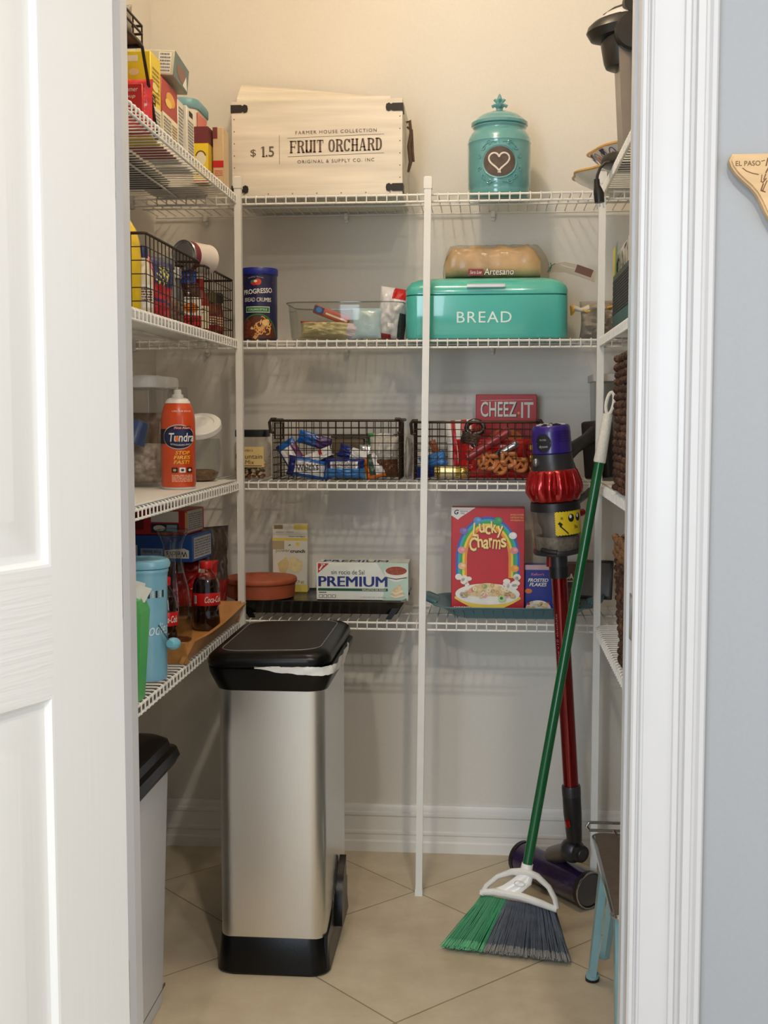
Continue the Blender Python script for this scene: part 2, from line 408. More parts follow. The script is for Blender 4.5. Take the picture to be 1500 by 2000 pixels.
# ================================================================== WIRE SHELVES
ZL = [1.762, 1.402, 1.0436, .686]                   # underside of each front lip
ZT = [z+.025 for z in ZL]                           # top of the deck wires
LEV = ['topmost', 'second from the top', 'third from the top', 'lowest']
def wire_shelf(label, L, D, loc, rot, clips=(), bracket=None):
    t = thing('wire_shelf', label, 'shelf', loc, rot, 'white ventilated wire shelves')
    b = MB(); n = int(L/.0254)
    for i in range(n+1):
        x = (L-n*.0254)/2+i*.0254
        b.tube([(x, D, -.0018), (x, .004, -.0018), (x, .0005, -.0035)], .0016, WIRE, 5)
    for y, z in ((D-.002, -.0060), (D*.52, -.0060)): b.tube([(0, y, z), (L, y, z)], .0026, WIRE, 6)
    b.build('deck', t)
    b = MB()
    for i in range(n+1):
        x = (L-n*.0254)/2+i*.0254
        b.tube([(x, .0005, -.0030), (x, -.0014, -.006), (x, -.0014, -.024)], .0016, WIRE, 5)
    for z in (-.0062, -.0228): b.tube([(0, .0015, z), (L, .0015, z)], .0028, WIRE, 8)
    b.build('front_lip', t)
    for x in clips:
        b = MB(); b.rbox((x, D-.004, -.010), .012, .016, .018, .003, WIRE); b.T = Matrix.Translation((x, D+.004, -.022)) @ Matrix.Rotation(PI/2, 4, 'X')
        b.lathe([(.006, 0), (.006, .006), (.003, .008)], WIRE, 10); b.build('wall_clip', t)
    if bracket is not None:
        b = MB(); b.rbox((bracket, .006, -.013), .014, .022, .034, .003, LGREY); b.build('end_bracket', t)
    return t
for k in range(4):
    wire_shelf('long white wire shelf on the back wall, %s of four' % LEV[k], XR-XL-.02, .288, (XL+.01, 3.05, ZT[k]), 0, (.14, .53, .93, 1.33), .014)
    wire_shelf('white wire shelf on the left pantry wall, %s of four' % LEV[k], 1.09, .292, (-.6288, 1.94, ZT[k]), PI/2, (.25, .75))
    wire_shelf('white wire shelf on the right pantry wall, %s of four' % LEV[k], 1.09, .292, (.2743, 3.03, ZT[k]), -PI/2, (.25, .75))
for x0, x1, k, lb in ((-.926, -.632, 2, 'flat white liner lying on the third left wire shelf under the orange spray can'), (.278, .572, 2, 'flat white liner lying on the third right wire shelf under the woven basket')):
    b = MB(); b.rbox(((x0+x1)/2, 2.49, ZT[k]+.0022), x1-x0, 1.04, .0035, .001, mat((226, 224, 218), .5, var=.03, scale=8), 1)
    b.build('shelf_liner', label=lb, cat='shelf liner')
# poles
for lb, p1, p0 in (('white square shelf pole at the left corner of the back shelves', (459.5, 345), None),
                   ('white square shelf pole in the middle of the back shelves', (836, 345), (818, 1744)),
                   ('white square shelf pole at the right corner of the back shelves', (1172, 335), None)):
    a = at(*p1, Y=3.030); z = at(*p0, Y=3.030) if p0 else Vector((a.x, 3.030, 0))
    if p0 is None and a.x < 0: z.x = a.x = -.6245
    if p0 is None and a.x > 0: z.x = a.x = .2760
    t = thing('shelf_pole', lb, 'pole', (0, 0, 0))
    b = MB(); w = .0085
    def sq(c, w): return [(c[0]-w, c[1]-w, c[2]), (c[0]+w, c[1]-w, c[2]), (c[0]+w, c[1]+w, c[2]), (c[0]-w, c[1]+w, c[2])]
    b.rings([sq((z.x, z.y, 0), w), sq((a.x, a.y, a.z-.03), w)], WIRE); b.build('post', t)
    b = MB(); b.rings([sq((a.x, a.y, a.z-.03), w+.0015), sq((a.x, a.y, a.z-.003), w+.0015), sq((a.x, a.y, a.z), w-.002)], WIRE); b.build('top_cap', t)
    b = MB(); b.rings([sq((z.x, z.y, 0), w+.0012), sq((z.x, z.y, .016), w+.0012)], WIRE); b.build('foot_cap', t)
# ceiling lamp above the frame
t = thing('ceiling_lamp', 'round white flush ceiling lamp above the pantry shelves', 'lamp', (-.21, 2.38, ZC))
b = MB(); b.lathe([(.10, 0), (.10, -.02), (.085, -.025)], WHITE, 28); b.build('lamp_base', t)

# ================================================================== THINGS ON THE FLOOR
def rrect(w, d, r, n=6, cx=0, cy=0, z=0):
    P = []
    for k, (sx, sy) in enumerate(((1, 1), (-1, 1), (-1, -1), (1, -1))):
        for i in range(n+1):
            a = PI/2*k+PI/2*i/n
            P.append((cx+sx*(w/2-r)+r*math.cos(a), cy+sy*(d/2-r)+r*math.sin(a), z))
    return P
# --- stainless step bin
t = thing('trash_can', 'tall stainless steel trash can with black lid and black base, standing on the tiles', 'trash can', (-.4665, 2.755, 0))
m_st = bpy.data.materials.new('brushed_steel'); m_st.use_nodes = True; nt = m_st.node_tree; bs = nt.nodes['Principled BSDF']
bs.inputs['Metallic'].default_value = 1; bs.inputs['Roughness'].default_value = .30; bs.inputs['Anisotropic'].default_value = .6
tc = nt.nodes.new('ShaderNodeTexCoord'); mp = nt.nodes.new('ShaderNodeMapping'); mp.inputs['Scale'].default_value = (400, 400, 3); nz = nt.nodes.new('ShaderNodeTexNoise')
nt.links.new(tc.outputs['Object'], mp.inputs[0]); nt.links.new(mp.outputs[0], nz.inputs['Vector'])
rp = nt.nodes.new('ShaderNodeValToRGB'); rp.color_ramp.elements[0].color = (.70, .69, .67, 1); rp.color_ramp.elements[1].color = (.84, .83, .81, 1)
nt.links.new(nz.outputs['Fac'], rp.inputs[0]); nt.links.new(rp.outputs[0], bs.inputs['Base Color'])
b = MB(); w, d = .236, .40
b.rings([rrect(w, d, .034, 8, z=z) for z in (.07, .15, .30, .45, .60, .642)], m_st); b.build('steel_body', t, angle=50)
b = MB(); b.rings([rrect(w+e, d+e, .040, 8, z=z) for e, z in ((.010, 0), (.018, .006), (.014, .03), (.004, .082), (.002, .084))], BLACKP)
b.build('base', t)
b = MB()                                          # arched pedal housing on the right-hand face
arch = [(-.19, .01), (-.186, .085)]+[(-.186+.19*i/10, .085+.115*(i/10)**2.2) for i in range(1, 11)]+[(.012, .195), (.03, .12), (.19, .08), (.19, .01)]
b.prism(arch, w/2-.004, w/2+.004, BLACKP, 'x'); b.build('pedal_housing', t)
b = MB()
b.prism([(-.05, .05), (-.045, .125), (-.01, .165), (.035, .19), (.035, .10), (.02, .10), (.02, .085), (-.005, .085), (-.005, .06)], w/2+.004, w/2+.020, BLACKP, 'x')
b.build('pedal', t)
b = MB(); b.rings([rrect(w+e, d+e, .042, 8, z=z) for e, z in ((.002, .637), (.008, .638), (.038, .675), (.042, .688), (.034, .691), (-.01, .690))], BLACKP); b.build('collar', t)
lid = MB(); lid.rings([rrect(w+e-.010, d+e, .05, 8, z=z) for e, z in ((.030, .692), (.046, .694), (.050, .703), (.044, .714), (.026, .722), (-.012, .7245))], BLACKP)
lo = lid.build('lid', t, loc=(.0150, 0, 0), rot=(0, math.radians(-1.6), 0))
b = MB(); b.tube([(p[0], p[1], .7245) for p in rrect(w-.016, d-.016, .048, 8)], .0016, mat((120, 116, 110), .4), 5, True); b.build('lid_trim', lo)
b = MB(); b.rings([rrect(w-.02, d-.02, .047, 8, z=z) for z in (.7235, .7252)], mat((24, 23, 23), .42, bump=.25, scale=500)); b.build('lid_panel', lo)
b = MB(); q = random.Random(3); BAG = mat((226, 226, 222), .4, var=.03)      # bin liner edge peeping out under the lid
path = [(-.03, -.2228), (.03, -.2236), (.075, -.2240), (.097, -.2238), (.1195, -.2178), (.1358, -.2015), (.1418, -.179), (.1425, -.11), (.1430, -.05), (.1425, .02), (.140, .07)]
hh = [.001, .009, .012, .013, .014, .013, .013, .016, .020, .016, .002]
lo_, hi_ = [], []
P2 = []
for i in range(len(path)-1):
    for k in range(4):
        f = k/4; P2.append([path[i][j]*(1-f)+path[i+1][j]*f for j in (0, 1)]+[hh[i]*(1-f)+hh[i+1]*f])
P2.append(list(path[-1])+[hh[-1]])
for j in range(4):
    row = []
    for x, y, h in P2: row.append((x*(1+.012*math.sin(j*1.3+x*90+y*70)), y*(1+.006*math.sin(j*2+x*130)), .692-h*j/3*1.1+.004*(1-j/3)+q.uniform(-.001, .001)))
    hi_.append(row)
b.rings(hi_, BAG, False, False); b.build('bin_liner', t)
# --- white plastic bin at the left edge
t = thing('trash_can', 'pale grey plastic trash can with black lid, half hidden by the left door jamb', 'trash can', (-.766, 2.235, 0))
b = MB(); WP = mat((205, 207, 212), .38, var=.02)
b.rings([rrect(.215-.03*(1-z/.5), .42-.03*(1-z/.5), .03, 5, z=z) for z in (0.002, .02, .18, .34, .512)], WP); b.build('bin_body', t)
b = MB(); b.rings([rrect(.150, .30, .05, 6, cx=.032, z=z) for z in (.05, .052)], WP)
b.prism([(-.19, .03), (-.17, .026), (.17, .026), (.19, .03), (.17, .036), (-.17, .036)], .0895, .0945, mat((110, 100, 88), .6), 'x')
b = MB(); b.rings([rrect(.215+e, .42+e, .04, 6, z=z) for e, z in ((.004, .508), (.030, .512), (.046, .527), (.036, .543), (.016, .547), (.006, .562), (-.02, .570), (-.06, .572))], BLACKP); b.build('lid', t)
b = MB(); b.box(.0915, -.17, .030, .0935, .19, .036, mat((92, 84, 74), .6)); b.build('base_shadow_strip', t)  # dark strip standing in for the shadow along the bin's bottom edge

# --- broom
BL, BR = at(865, 1850, Z=0.004), at(1116, 1880, Z=0.004)
TL, TR = at(940, 1747, Y=2.757), at(1086, 1776, Y=2.722)
SOC = at(1028, 1700, Y=2.752); TOP = at(1196, 762, Y=2.862)
nb = (BR-BL).cross(TL-BL).normalized()
t = thing('broom', 'angle broom with green pole, white grip, leaning on the right shelf', 'broom', (.06, 2.70, 0))
def loc(p): return Vector(p)-Vector((.06, 2.70, 0))
ax = (TOP-SOC).normalized(); Lb = (TOP-SOC).length
b = MB(); PG = mat((14, 92, 48), .28, coat=.4); b.tube([loc(SOC-ax*.01), loc(SOC+ax*(Lb-.17))], .0115, PG, 20); b.build('pole', t)
b = MB(); GR = mat((232, 229, 218), .5, bump=.5, scale=220)
g0 = Lb-.172
b.tube([loc(SOC+ax*(g0+s)) for s in (0, .003, .07, .115)], [.0125, .0142, .0128, .0115], GR, 18)
side = ax.cross(nb).normalized(); h0 = SOC+ax*(g0+.141)
b.tube([loc(h0+ax*(.026*math.sin(a))+side*(.0085*math.cos(a))) for a in [2*PI*k/20 for k in range(20)]], .0042, GR, 8, True, up=nb)
b.build('grip', t)
b = MB(); BW = mat((240, 240, 238), .25, coat=.3); BI = lambda x, y: loc(on_plane(x, y, SOC, nb))
b.tube([loc(SOC-ax*.028), loc(SOC+ax*.016)], [.0150, .0135], BW, 18)
b.tube([BI(x, y) for x, y in ((940, 1748), (950, 1730), (972, 1712), (1000, 1703), (1026, 1703), (1050, 1712), (1072, 1733), (1084, 1756), (1088, 1776))], [.006, .006, .006, .008, .010, .008, .0065, .0065, .006], BW, 10, flat=2.0, up=nb)
b.tube([BI(x, y) for x, y in ((939, 1743), (965, 1742), (990, 1746), (1020, 1752), (1055, 1764), (1088, 1777))], [.007, .009, .0095, .0095, .009, .007], BW, 10, flat=1.7, up=nb)
b.tube([BI(x, y) for x, y in ((955, 1744), (985, 1738), (1004, 1728), (1022, 1714), (1034, 1706))], [.005, .011, .013, .013, .012], BW, 10, flat=.9, up=nb)
b.tube([BI(x, y) for x, y in ((988, 1746), (1012, 1736), (1030, 1722), (1034, 1708))], [.008, .012, .012, .010], BW, 10, flat=.9, up=nb)
hd = b.build('head', t)
b = MB(); c = BI(1016, 1727)-nb*.013 if (EYE-SOC).dot(nb) < 0 else BI(1016, 1727)+nb*.013
s1 = (TR-TL).normalized(); s2 = nb.cross(s1)
b.tube([c+s1*(.012*math.cos(a))+s2*(.006*math.sin(a)) for a in [2*PI*k/20 for k in range(20)]], .0012, mat((215, 215, 212), .4), 6, True, up=nb); b.build('oval_badge', hd)
GB, YB_ = mat((20, 128, 76), .5, var=.15, scale=60), mat((84, 90, 100), .5, var=.2, scale=60)
GTIP, YTIP = mat((92, 170, 120), .7), mat((140, 138, 134), .75)
for nm, u0, u1, m1, m2, nt_ in (('green_bristles', 0, .335, GB, GTIP, 9), ('grey_bristles', .335, 1.0, YB_, YTIP, 17)):
    b = MB(); q = random.Random(9)
    for i in range(nt_):
        for row in range(3):
            u = u0+(u1-u0)*(i+.5)/nt_; A = TL.lerp(TR, .02+u*.96)+nb*((row-1)*.008); E0 = BL.lerp(BR, u)+nb*((row-1)*.016)
            for k in range(12):
                spread = .55*(u1-u0)/nt_
                E = BL.lerp(BR, min(1.03, max(-.02, u+q.gauss(0, spread*.62))))+nb*((row-1)*.016+q.gauss(0, .004))
                E.z = max(.0015, E.z+q.uniform(-.002, .007))
                a = A+(TR-TL).normalized()*q.gauss(0, .0018)+nb*q.gauss(0, .0018); md = a.lerp(E, .5)+(E-a).cross(nb).normalized()*q.uniform(-.001, .001)
                e2 = a.lerp(E, .87)
                b.tube([loc(a), loc(md), loc(e2)], [.0016, .0013, .0012], m1, 4); b.tube([loc(e2), loc(E)], [.0013, .0016], m2, 4)
    b.build(nm, t, kind='stuff')

# --- cordless stick vacuum
A, B = Vector((.152, 2.935, 1.212)), Vector((.2135, 2.968, .310))
t = thing('stick_vacuum', 'red and purple cordless stick vacuum standing against the back shelves', 'vacuum cleaner', (.20, 2.98, 0))
loc = lambda p: Vector(p)-Vector((.20, 2.98, 0))
zax = (A-B).normalized(); xax = Vector((1, 0, 0)); xax = (xax-zax*xax.dot(zax)).normalized(); yax = zax.cross(xax)
VM = Matrix((xax, yax, zax)).transposed().to_4x4(); VM.translation = loc(A)      # local: z = 0 at the top of the filter, negative downwards
def vmb(): b = MB(); b.T = VM; return b
PUR = mat((52, 34, 128), .3, coat=.3); GUN = mat((62, 62, 66), .35, .4); VRED = mat((176, 22, 26), .22, .55, coat=.6); DK = mat((34, 32, 34), .4)
b = vmb(); b.lathe([(.0440, -.070), (.0475, -.066), (.0462, -.020), (.045, -.006), (.041, -.0012), (.030, -.001)], PUR, 40); b.build('filter', t)
fo = bpy.context.scene.collection.objects[-1] if False else t.children[-1]
b = vmb()
for k in range(10):
    a = 2*PI*k/10; b.tube([(.012*math.cos(a), .012*math.sin(a), -.0005), (.024*math.cos(a+.25), .024*math.sin(a+.25), -.0005), (.036*math.cos(a+.3), .036*math.sin(a+.3), -.0012)], [.002, .0042, .003], LGREY if k % 2 else DK, 6)
b.build('filter_grille', t.children[0])
pr = cylf(.0478, .066, -.068, math.radians(-28)); pr.mb.T = VM
pr.ell(.5, .40, .13, .34, INK); pr.txt('FILTER', .5, .52, .06, LGREY); pr.line([(.38, .40), (.62, .40)], .0012, LGREY, 2); pr.txt('dyson', .5, .27, .13, LGREY, 2)
for k in range(5): pr.rect(.72, .42+k*.09, .98, .45+k*.09, mat((40, 26, 104), .4))
pr.build('printed_badge', t.children[0])
b = vmb(); b.lathe([(.056, -.112), (.052, -.105), (.0478, -.075), (.0475, -.069)], GUN, 40); b.build('motor_housing', t)
b = vmb(); p = cylf(.052, .04, -.105, math.radians(-52)).P(.5, .45, 0); b.T = VM @ Matrix.Translation(p); b.sphere((0, 0, 0), .0085, mat((150, 150, 152), .3, .8), 1.3); b.build('button', t)
b = vmb()
prof = [(.050, -.182), (.0575, -.180), (.060, -.172), (.0665, -.160), (.0675, -.150), (.0655, -.138), (.060, -.118), (.0555, -.108), (.050, -.106)]
b.lathe([(.054, -.184), (.0585, -.182), (.0610, -.174), (.0655, -.162), (.0668, -.150), (.0650, -.138), (.0595, -.118), (.0555, -.108), (.050, -.106)], VRED, 112,
        lobe=lambda a, z: 1+.055*(1 if -.168 < z < -.112 else .3)*math.cos(14*a)*(.35+.65*min(1, (-.106-z)/.05)))
b.build('cyclone_ring', t, angle=60)
b = vmb()
for k in range(14):
    a = 2*PI*(k+.5)/14
    b.tube([(.0555*math.cos(a), .0555*math.sin(a), -.110), (.0605*math.cos(a), .0605*math.sin(a), -.130), (.0645*math.cos(a), .0645*math.sin(a), -.150), (.0625*math.cos(a), .0625*math.sin(a), -.164)], [.003, .005, .006, .004], VRED, 8)
b.build('cyclone_cones', t.children[-1])
b = vmb(); b.lathe([(.0605, -.206), (.0605, -.202), (.0590, -.186), (.056, -.184)], DK, 40); b.build('dark_collar', t)
b = vmb(); b.lathe([(.0520, -.306), (.0575, -.304), (.0590, -.296), (.0600, -.206)], clear((205, 200, 195), .4), 40, cap=False); b.build('clear_bin', t)
b = vmb(); b.lathe([(.020, -.300), (.034, -.295), (.036, -.25), (.044, -.235), (.046, -.206)], mat((150, 146, 140), .45, .2, var=.2), 28); b.build('shroud', t)
b = vmb(); b.lathe([(.0505, -.3035), (.053, -.300), (.0545, -.272), (.050, -.268), (.0365, -.270)], mat((158, 150, 138), .95, var=.3, bump=.6, scale=90), 28, lobe=lambda a, z: 1+.02*math.sin(3*a)); b.build('dust', t)
b = vmb(); b.lathe([(.040, -.316), (.0575, -.312), (.0600, -.306), (.0590, -.302), (.05, -.301)], GUN, 36); b.tube([(-.04, -.045, -.296), (-.025, -.055, -.300), (-.005, -.060, -.303)], .006, BLACK, 8); b.build('bin_base', t)
pr = cylf(.0603, .060, -.264, math.radians(30), rf=lambda bb: .0598+.0004*bb/.06); pr.mb.T = VM
pr.rect(.30, .02, .72, .98, YEL)
for k in range(11):
    for v in (.02, .98): pr.rect(.305+k*.039, v-.02, .322+k*.039, v+.02, INK, 2)
for k in range(10):
    pr.rect(.30, .05+k*.095, .306, .09+k*.095, INK, 2)
for cu in (.52, .64): pr.ell(cu, .70, .045, .16, INK, 2); pr.ell(cu-.012, .76, .020, .075, PAPER, 3)
pr.line([(.36, .42), (.42, .24), (.47, .08)], .003, INK, 2); pr.poly([(.335, .50), (.36, .58), (.40, .48), (.38, .38)], INK, 2); pr.txt('5x.', .60, .33, .14, INK, 2, bold=.02); pr.rect(.375, .66, .405, .76, mat((150, 130, 40), .5), 2)
pr.build('yellow_sticker', t)
b = MB(); b.tube([loc(at(1128, 1003, Y=2.955)), loc(at(1140, 1000, Y=2.965))], [.010, .008], VRED, 12); b.build('bin_catch', t)
# handle and battery reach back over the shelf
b = MB(); h0, h1 = at(1102, 893, Y=2.975), at(1162, 846, Y=3.10)
b.tube([loc(h0), loc(h0.lerp(h1, .35)+Vector((0, 0, .004))), loc(h0.lerp(h1, .7)), loc(h1)], [.019, .0165, .0165, .020], DK, 14)
b.tube([loc(at(1112, 905, Y=2.98)), loc(at(1122, 935, Y=3.02))], .012, DK, 10)
b.tube([loc(at(1118, 985, Y=2.965)), loc(at(1145, 966, Y=3.03)), loc(at(1163, 948, Y=3.075)), loc(at(1166, 922, Y=3.10))], [.010, .009, .009, .011], mat((84, 82, 82), .35, .4), 10)
b.build('handle', t)
b = MB(); b.T = Matrix.Translation(loc(at(1169, 878, Y=3.135))) @ Euler((0, math.radians(-5), math.radians(-28))).to_matrix().to_4x4(); b.rbox((0, 0, 0), .072, .048, .148, .008, mat((30, 26, 25), .4)); b.build('battery', t)
# wand, joint and cleaner head
b = MB(); q0 = A-zax*.314
b.T = None; b.tube([loc(q0), loc(q0-zax*.050)], .0225, GUN, 22); b.tube([loc(A-zax*.345), loc(A-zax*.372)], .0235, DK, 22); b.build('wand_socket', t)
b = MB(); b.tube([loc(A-zax*.318+Vector((-.019, -.006, 0))), loc(A-zax*.345+Vector((-.021, -.006, 0)))], .009, DRED, 10); b.build('release_tab', t)
b = MB(); b.tube([loc(A-zax*.360), loc(B-zax*.005)], .0190, mat((128, 16, 20), .2, .65, coat=.5), 24); b.build('wand', t)
b = MB(); b.T = Matrix.Translation(loc(A-zax*.62)) @ VM.to_3x3().to_4x4() @ Matrix.Rotation(math.radians(-40), 4, 'Z')
pr = Pr(lambda a, bb, l: (.0193*math.sin((a-.006)/.0193), -.0193*math.cos((a-.006)/.0193)-l, bb), .012, .16, mb=b)
pr.txt('cyclone v10 absolute', .5, .55, .045, mat((196, 120, 120), .5), 1, w=12, rot=PI/2); pr.build('wand_lettering', t.children[-1])
b = MB(); j1 = Vector(at(1122, 1640, Y=2.985))
b.tube([loc(B+zax*.008), loc(B+zax*.004), loc(B-zax*.018)], [.0225, .0235, .0235], GUN, 22); b.tube([loc(B-zax*.012), loc(B-zax*.06), loc(j1)], [.0228, .0228, .019], DK, 20)
b.build('wand_collar', t)
b = MB(); b.tube([loc(at(1108, 1603, Y=2.947)), loc(at(1110, 1614, Y=2.950))], .0065, VRED, 10); b.build('wand_button', t)
P1, P2_ = Vector((.100, 3.185, .050)), Vector((.263, 2.972, .050)); hm = P1.lerp(P2_, .48); hx = (P2_-P1).normalized(); hn = Vector((hx.y, -hx.x, 0))
b = MB(); j2 = Vector(at(1118, 1660, Y=3.0))
b.sphere(loc(j2), .032, GUN, 1.0, 22)
b.tube([loc(j2), loc(hm+Vector((0, 0, .045)))], [.022, .025], mat((112, 108, 104), .35, .6), 18)
wv = (j2-hm).cross(Vector((0, 0, 1))).normalized(); b.build('joint', t)
b = MB(); jc = j2+hx*.024
b.tube([loc(jc), loc(jc+hx*.014)], [.024, .021], DK, 22); b.tube([loc(jc+hx*.014), loc(jc+hx*.016)], [.014, .012], GUN, 22); b.build('joint_wheel', t.children[-1])
b = MB()
for u0, u1, r, m in ((.0, .045, .046, DK), (.045, .955, .044, mat((44, 30, 74), .16, coat=.8, var=.35, scale=18)), (.955, 1.0, .046, DK)):
    b.tube([loc(P1.lerp(P2_, u0)), loc(P1.lerp(P2_, u1))], r, m, 32)
b.build('brush_roller', t)
b = MB(); b.tube([loc(P2_+hx*.001), loc(P2_+hx*.003)], [.041, .036], mat((70, 68, 72), .25, coat=.6), 28); b.tube([loc(P2_+hx*.003+Vector((.045*math.cos(a)*hn.x, .045*math.cos(a)*hn.y, .045*math.sin(a)))) for a in [2*PI*k/28 for k in range(28)]], .0022, CHROME, 6, True); b.build('end_cap', t.children[-1])
b = MB(); b.T = Matrix.Translation(loc(P1.lerp(P2_, .5)-hn*.035+Vector((0, 0, -.012)))) @ Matrix.Rotation(math.atan2(hx.y, hx.x), 4, 'Z'); b.rbox((0, 0, 0), .262, .060, .062, .010, DK); b.build('head_cover', t)

# --- step stool at the right edge
t = thing('step_stool', 'teal metal step stool with brown chrome-edged tread beside right door frame', 'step stool', (.36, 2.43, 0))
TEAL = mat((136, 178, 186), .3, coat=.3); TEALD = TEAL
loc = lambda p: Vector(p)-Vector((.36, 2.43, 0))
b = MB(); b.rbox((0.005, .015, .296), .24, .45, .012, .004, mat((94, 82, 72), .55, var=.15, scale=80, bump=.3)); b.build('tread', t)
b = MB()
for k in range(9): b.tube([(-.045, -.16+k*.035, .3035), (.11, -.16+k*.035, .3035)], .0035, mat((38, 34, 32), .6), 6)
b.build('tread_ribs', t.children[-1])
b = MB(); b.tube([(p[0]+.005, p[1]+.015, .296) for p in rrect(.246, .456, .022, 5)], .0055, CHROME, 8, True); b.build('chrome_edge', t)
b = MB()
for z in (.318, .300): b.tube([(-.125, .262, z), (.12, .262, z)], .0035, CHROME, 8)
b.tube([(-.125, .262, .300), (-.131, .262, .309), (-.125, .262, .318)], .0035, CHROME, 8); b.tube([(-.07, .262, .300), (-.06, .19, .303)], .003, CHROME, 6); b.build('back_rail', t)
for sx in (-1, 1):
    x = .11*sx+.005
    for nm, p0, p1 in (('leg', (x, .10, .285), (x-.018*(sx < 0)+.01*(sx > 0), .155, .012)), ('leg', (x, -.17, .285), (x, -.235, .012))):
        b = MB(); dv = Vector(p1)-Vector(p0); dv.normalize(); sd = Vector((0, 1, 0)); sd = (sd-dv*sd.dot(dv)).normalized(); xx = Vector((1, 0, 0))
        def U(p, wd): p = Vector(p); return [p+sd*wd+xx*.007*-sx, p+sd*wd+xx*.009*sx, p-sd*wd+xx*.009*sx, p-sd*wd+xx*.007*-sx]
        b.rings([U(p0, .020), U(p1, .012)], TEAL); lg = b.build(nm, t)
        f = MB(); f.tube([Vector(p1)+dv*-.004, Vector(p1)+dv*.004], .0145, TEAL, 14); f.tube([Vector(p1)+dv*.003, Vector((p1[0], p1[1]+dv.y*.012, 0.0005))], .0155, BLACK, 14); f.build('rubber_foot', lg)
    b = MB(); b.tube([(x+.006*-sx, .145, .055), (x+.006*-sx, -.02, .27)], .011, TEAL, 4, flat=.35); b.build('side_brace', t)

# ================================================================== BACK SHELVES
Z0, Z1, Z2, Z3 = [z+.0004 for z in ZT]
def slab(pr, s, cu, cv, h, w, m, l, rise=0):
    """condensed slab-serif capitals"""
    adv = {'I': .55, ' ': .55, 'A': 1.08, 'H': 1.1, 'R': 1.08, 'U': 1.05, '1': .7}
    tot = sum(adv.get(c, 1) for c in s); x = cu-w/2; k = w/tot
    for c in s:
        a = adv.get(c, 1)*k; g = a*.06; x0, x1 = x+g, x+a-g; b0 = cv-h/2+rise*(x-cu)/w; t0 = b0+h; st = k*.26; sf = h*.085; ov = k*.07
        V = lambda xa, lo=True, hi=True: (pr.rect(xa, b0, xa+st, t0, m, l), pr.rect(xa-ov, b0, xa+st+ov, b0+sf, m, l) if lo else 0, pr.rect(xa-ov, t0-sf, xa+st+ov, t0, m, l) if hi else 0)
        def ring(cx, cy, ru, rv, iu, iv, a0, a1):
            P_ = [(math.copysign(abs(math.cos(t))**.75, math.cos(t)), math.copysign(abs(math.sin(t))**.75, math.sin(t))) for t in [a0+(a1-a0)*i/20 for i in range(21)]]
            vs_ = []
            for cs, sn in P_: vs_ += [pr.P(cx+ru*cs, cy+rv*sn, l), pr.P(cx+iu*cs, cy+iv*sn, l)]
            pr.mb.add(vs_, [(2*i, 2*i+1, 2*i+3, 2*i+2) for i in range(20)], m)
        mid = (b0+t0)/2; cx = (x0+x1)/2; ru = (x1-x0)/2
        if c == 'I': V(cx-st/2)
        if c == '1': V(cx-st/2, True, False); pr.poly([(cx-st/2, t0), (cx-st/2, t0-h*.12), (cx-st*1.3, t0-h*.2), (cx-st*1.3, t0-h*.14)], m, l)
        if c == 'F': V(x0+ov); pr.rect(x0+ov, t0-sf, x1, t0, m, l); pr.rect(x1-st*.35, t0-h*.28, x1, t0, m, l); pr.rect(x0+ov, mid-sf/2, x1-st*.6, mid+sf/2, m, l); pr.rect(x1-st*.9, mid-h*.12, x1-st*.6, mid+h*.12, m, l)
        if c == 'T': V(cx-st/2, True, False); pr.rect(x0, t0-sf, x1, t0, m, l); pr.rect(x0, t0-h*.26, x0+st*.35, t0, m, l); pr.rect(x1-st*.35, t0-h*.26, x1, t0, m, l)
        if c == 'H': V(x0+ov); V(x1-st-ov); pr.rect(x0+ov, mid-sf/2, x1-ov, mid+sf/2, m, l)
        if c == 'U': V(x0+ov, False); V(x1-st*.7-ov, False); ring(cx, b0+h*.25, ru-ov, h*.25, ru-ov-st, h*.15, PI, 2*PI)
        if c == 'O': ring(cx, mid, ru, h/2, ru-st, h*.40, 0, 2*PI)
        if c == 'C': ring(cx, mid, ru, h/2, ru-st, h*.40, .5, 2*PI-.5); pr.rect(x1-st*.5, t0-h*.32, x1, t0, m, l)
        if c == 'D': V(x0+ov); ring(x0+ov+st, mid, x1-x0-ov-st, h/2, x1-x0-ov-2*st, h*.40, -PI/2, PI/2)
        if c == 'R': V(x0+ov); ring(x0+ov+st, t0-h*.26, x1-x0-ov-st*1.1, h*.26, x1-x0-ov-st*2.1, h*.17, -PI/2, PI/2); pr.poly([(cx, mid), (cx+st, mid), (x1+ov, b0), (x1-st, b0)], m, l); pr.rect(x1-st, b0, x1+ov, b0+sf, m, l)
        if c == 'A': pr.poly([(x0+ov*.6, b0), (x0+st*.5+ov*.6, b0), (cx+st*.1, t0), (cx-st*.45, t0)], m, l); pr.poly([(x1-ov-st, b0), (x1-ov, b0), (cx+st*.45, t0), (cx-st*.45, t0)], m, l); pr.rect(x0+st*.6, b0+h*.28, x1-st*.6, b0+h*.28+sf, m, l); pr.rect(x0-ov*.3, b0, x0+st*.9, b0+sf, m, l); pr.rect(x1-st*1.4, b0, x1+ov*.3, b0+sf, m, l)
        x += a
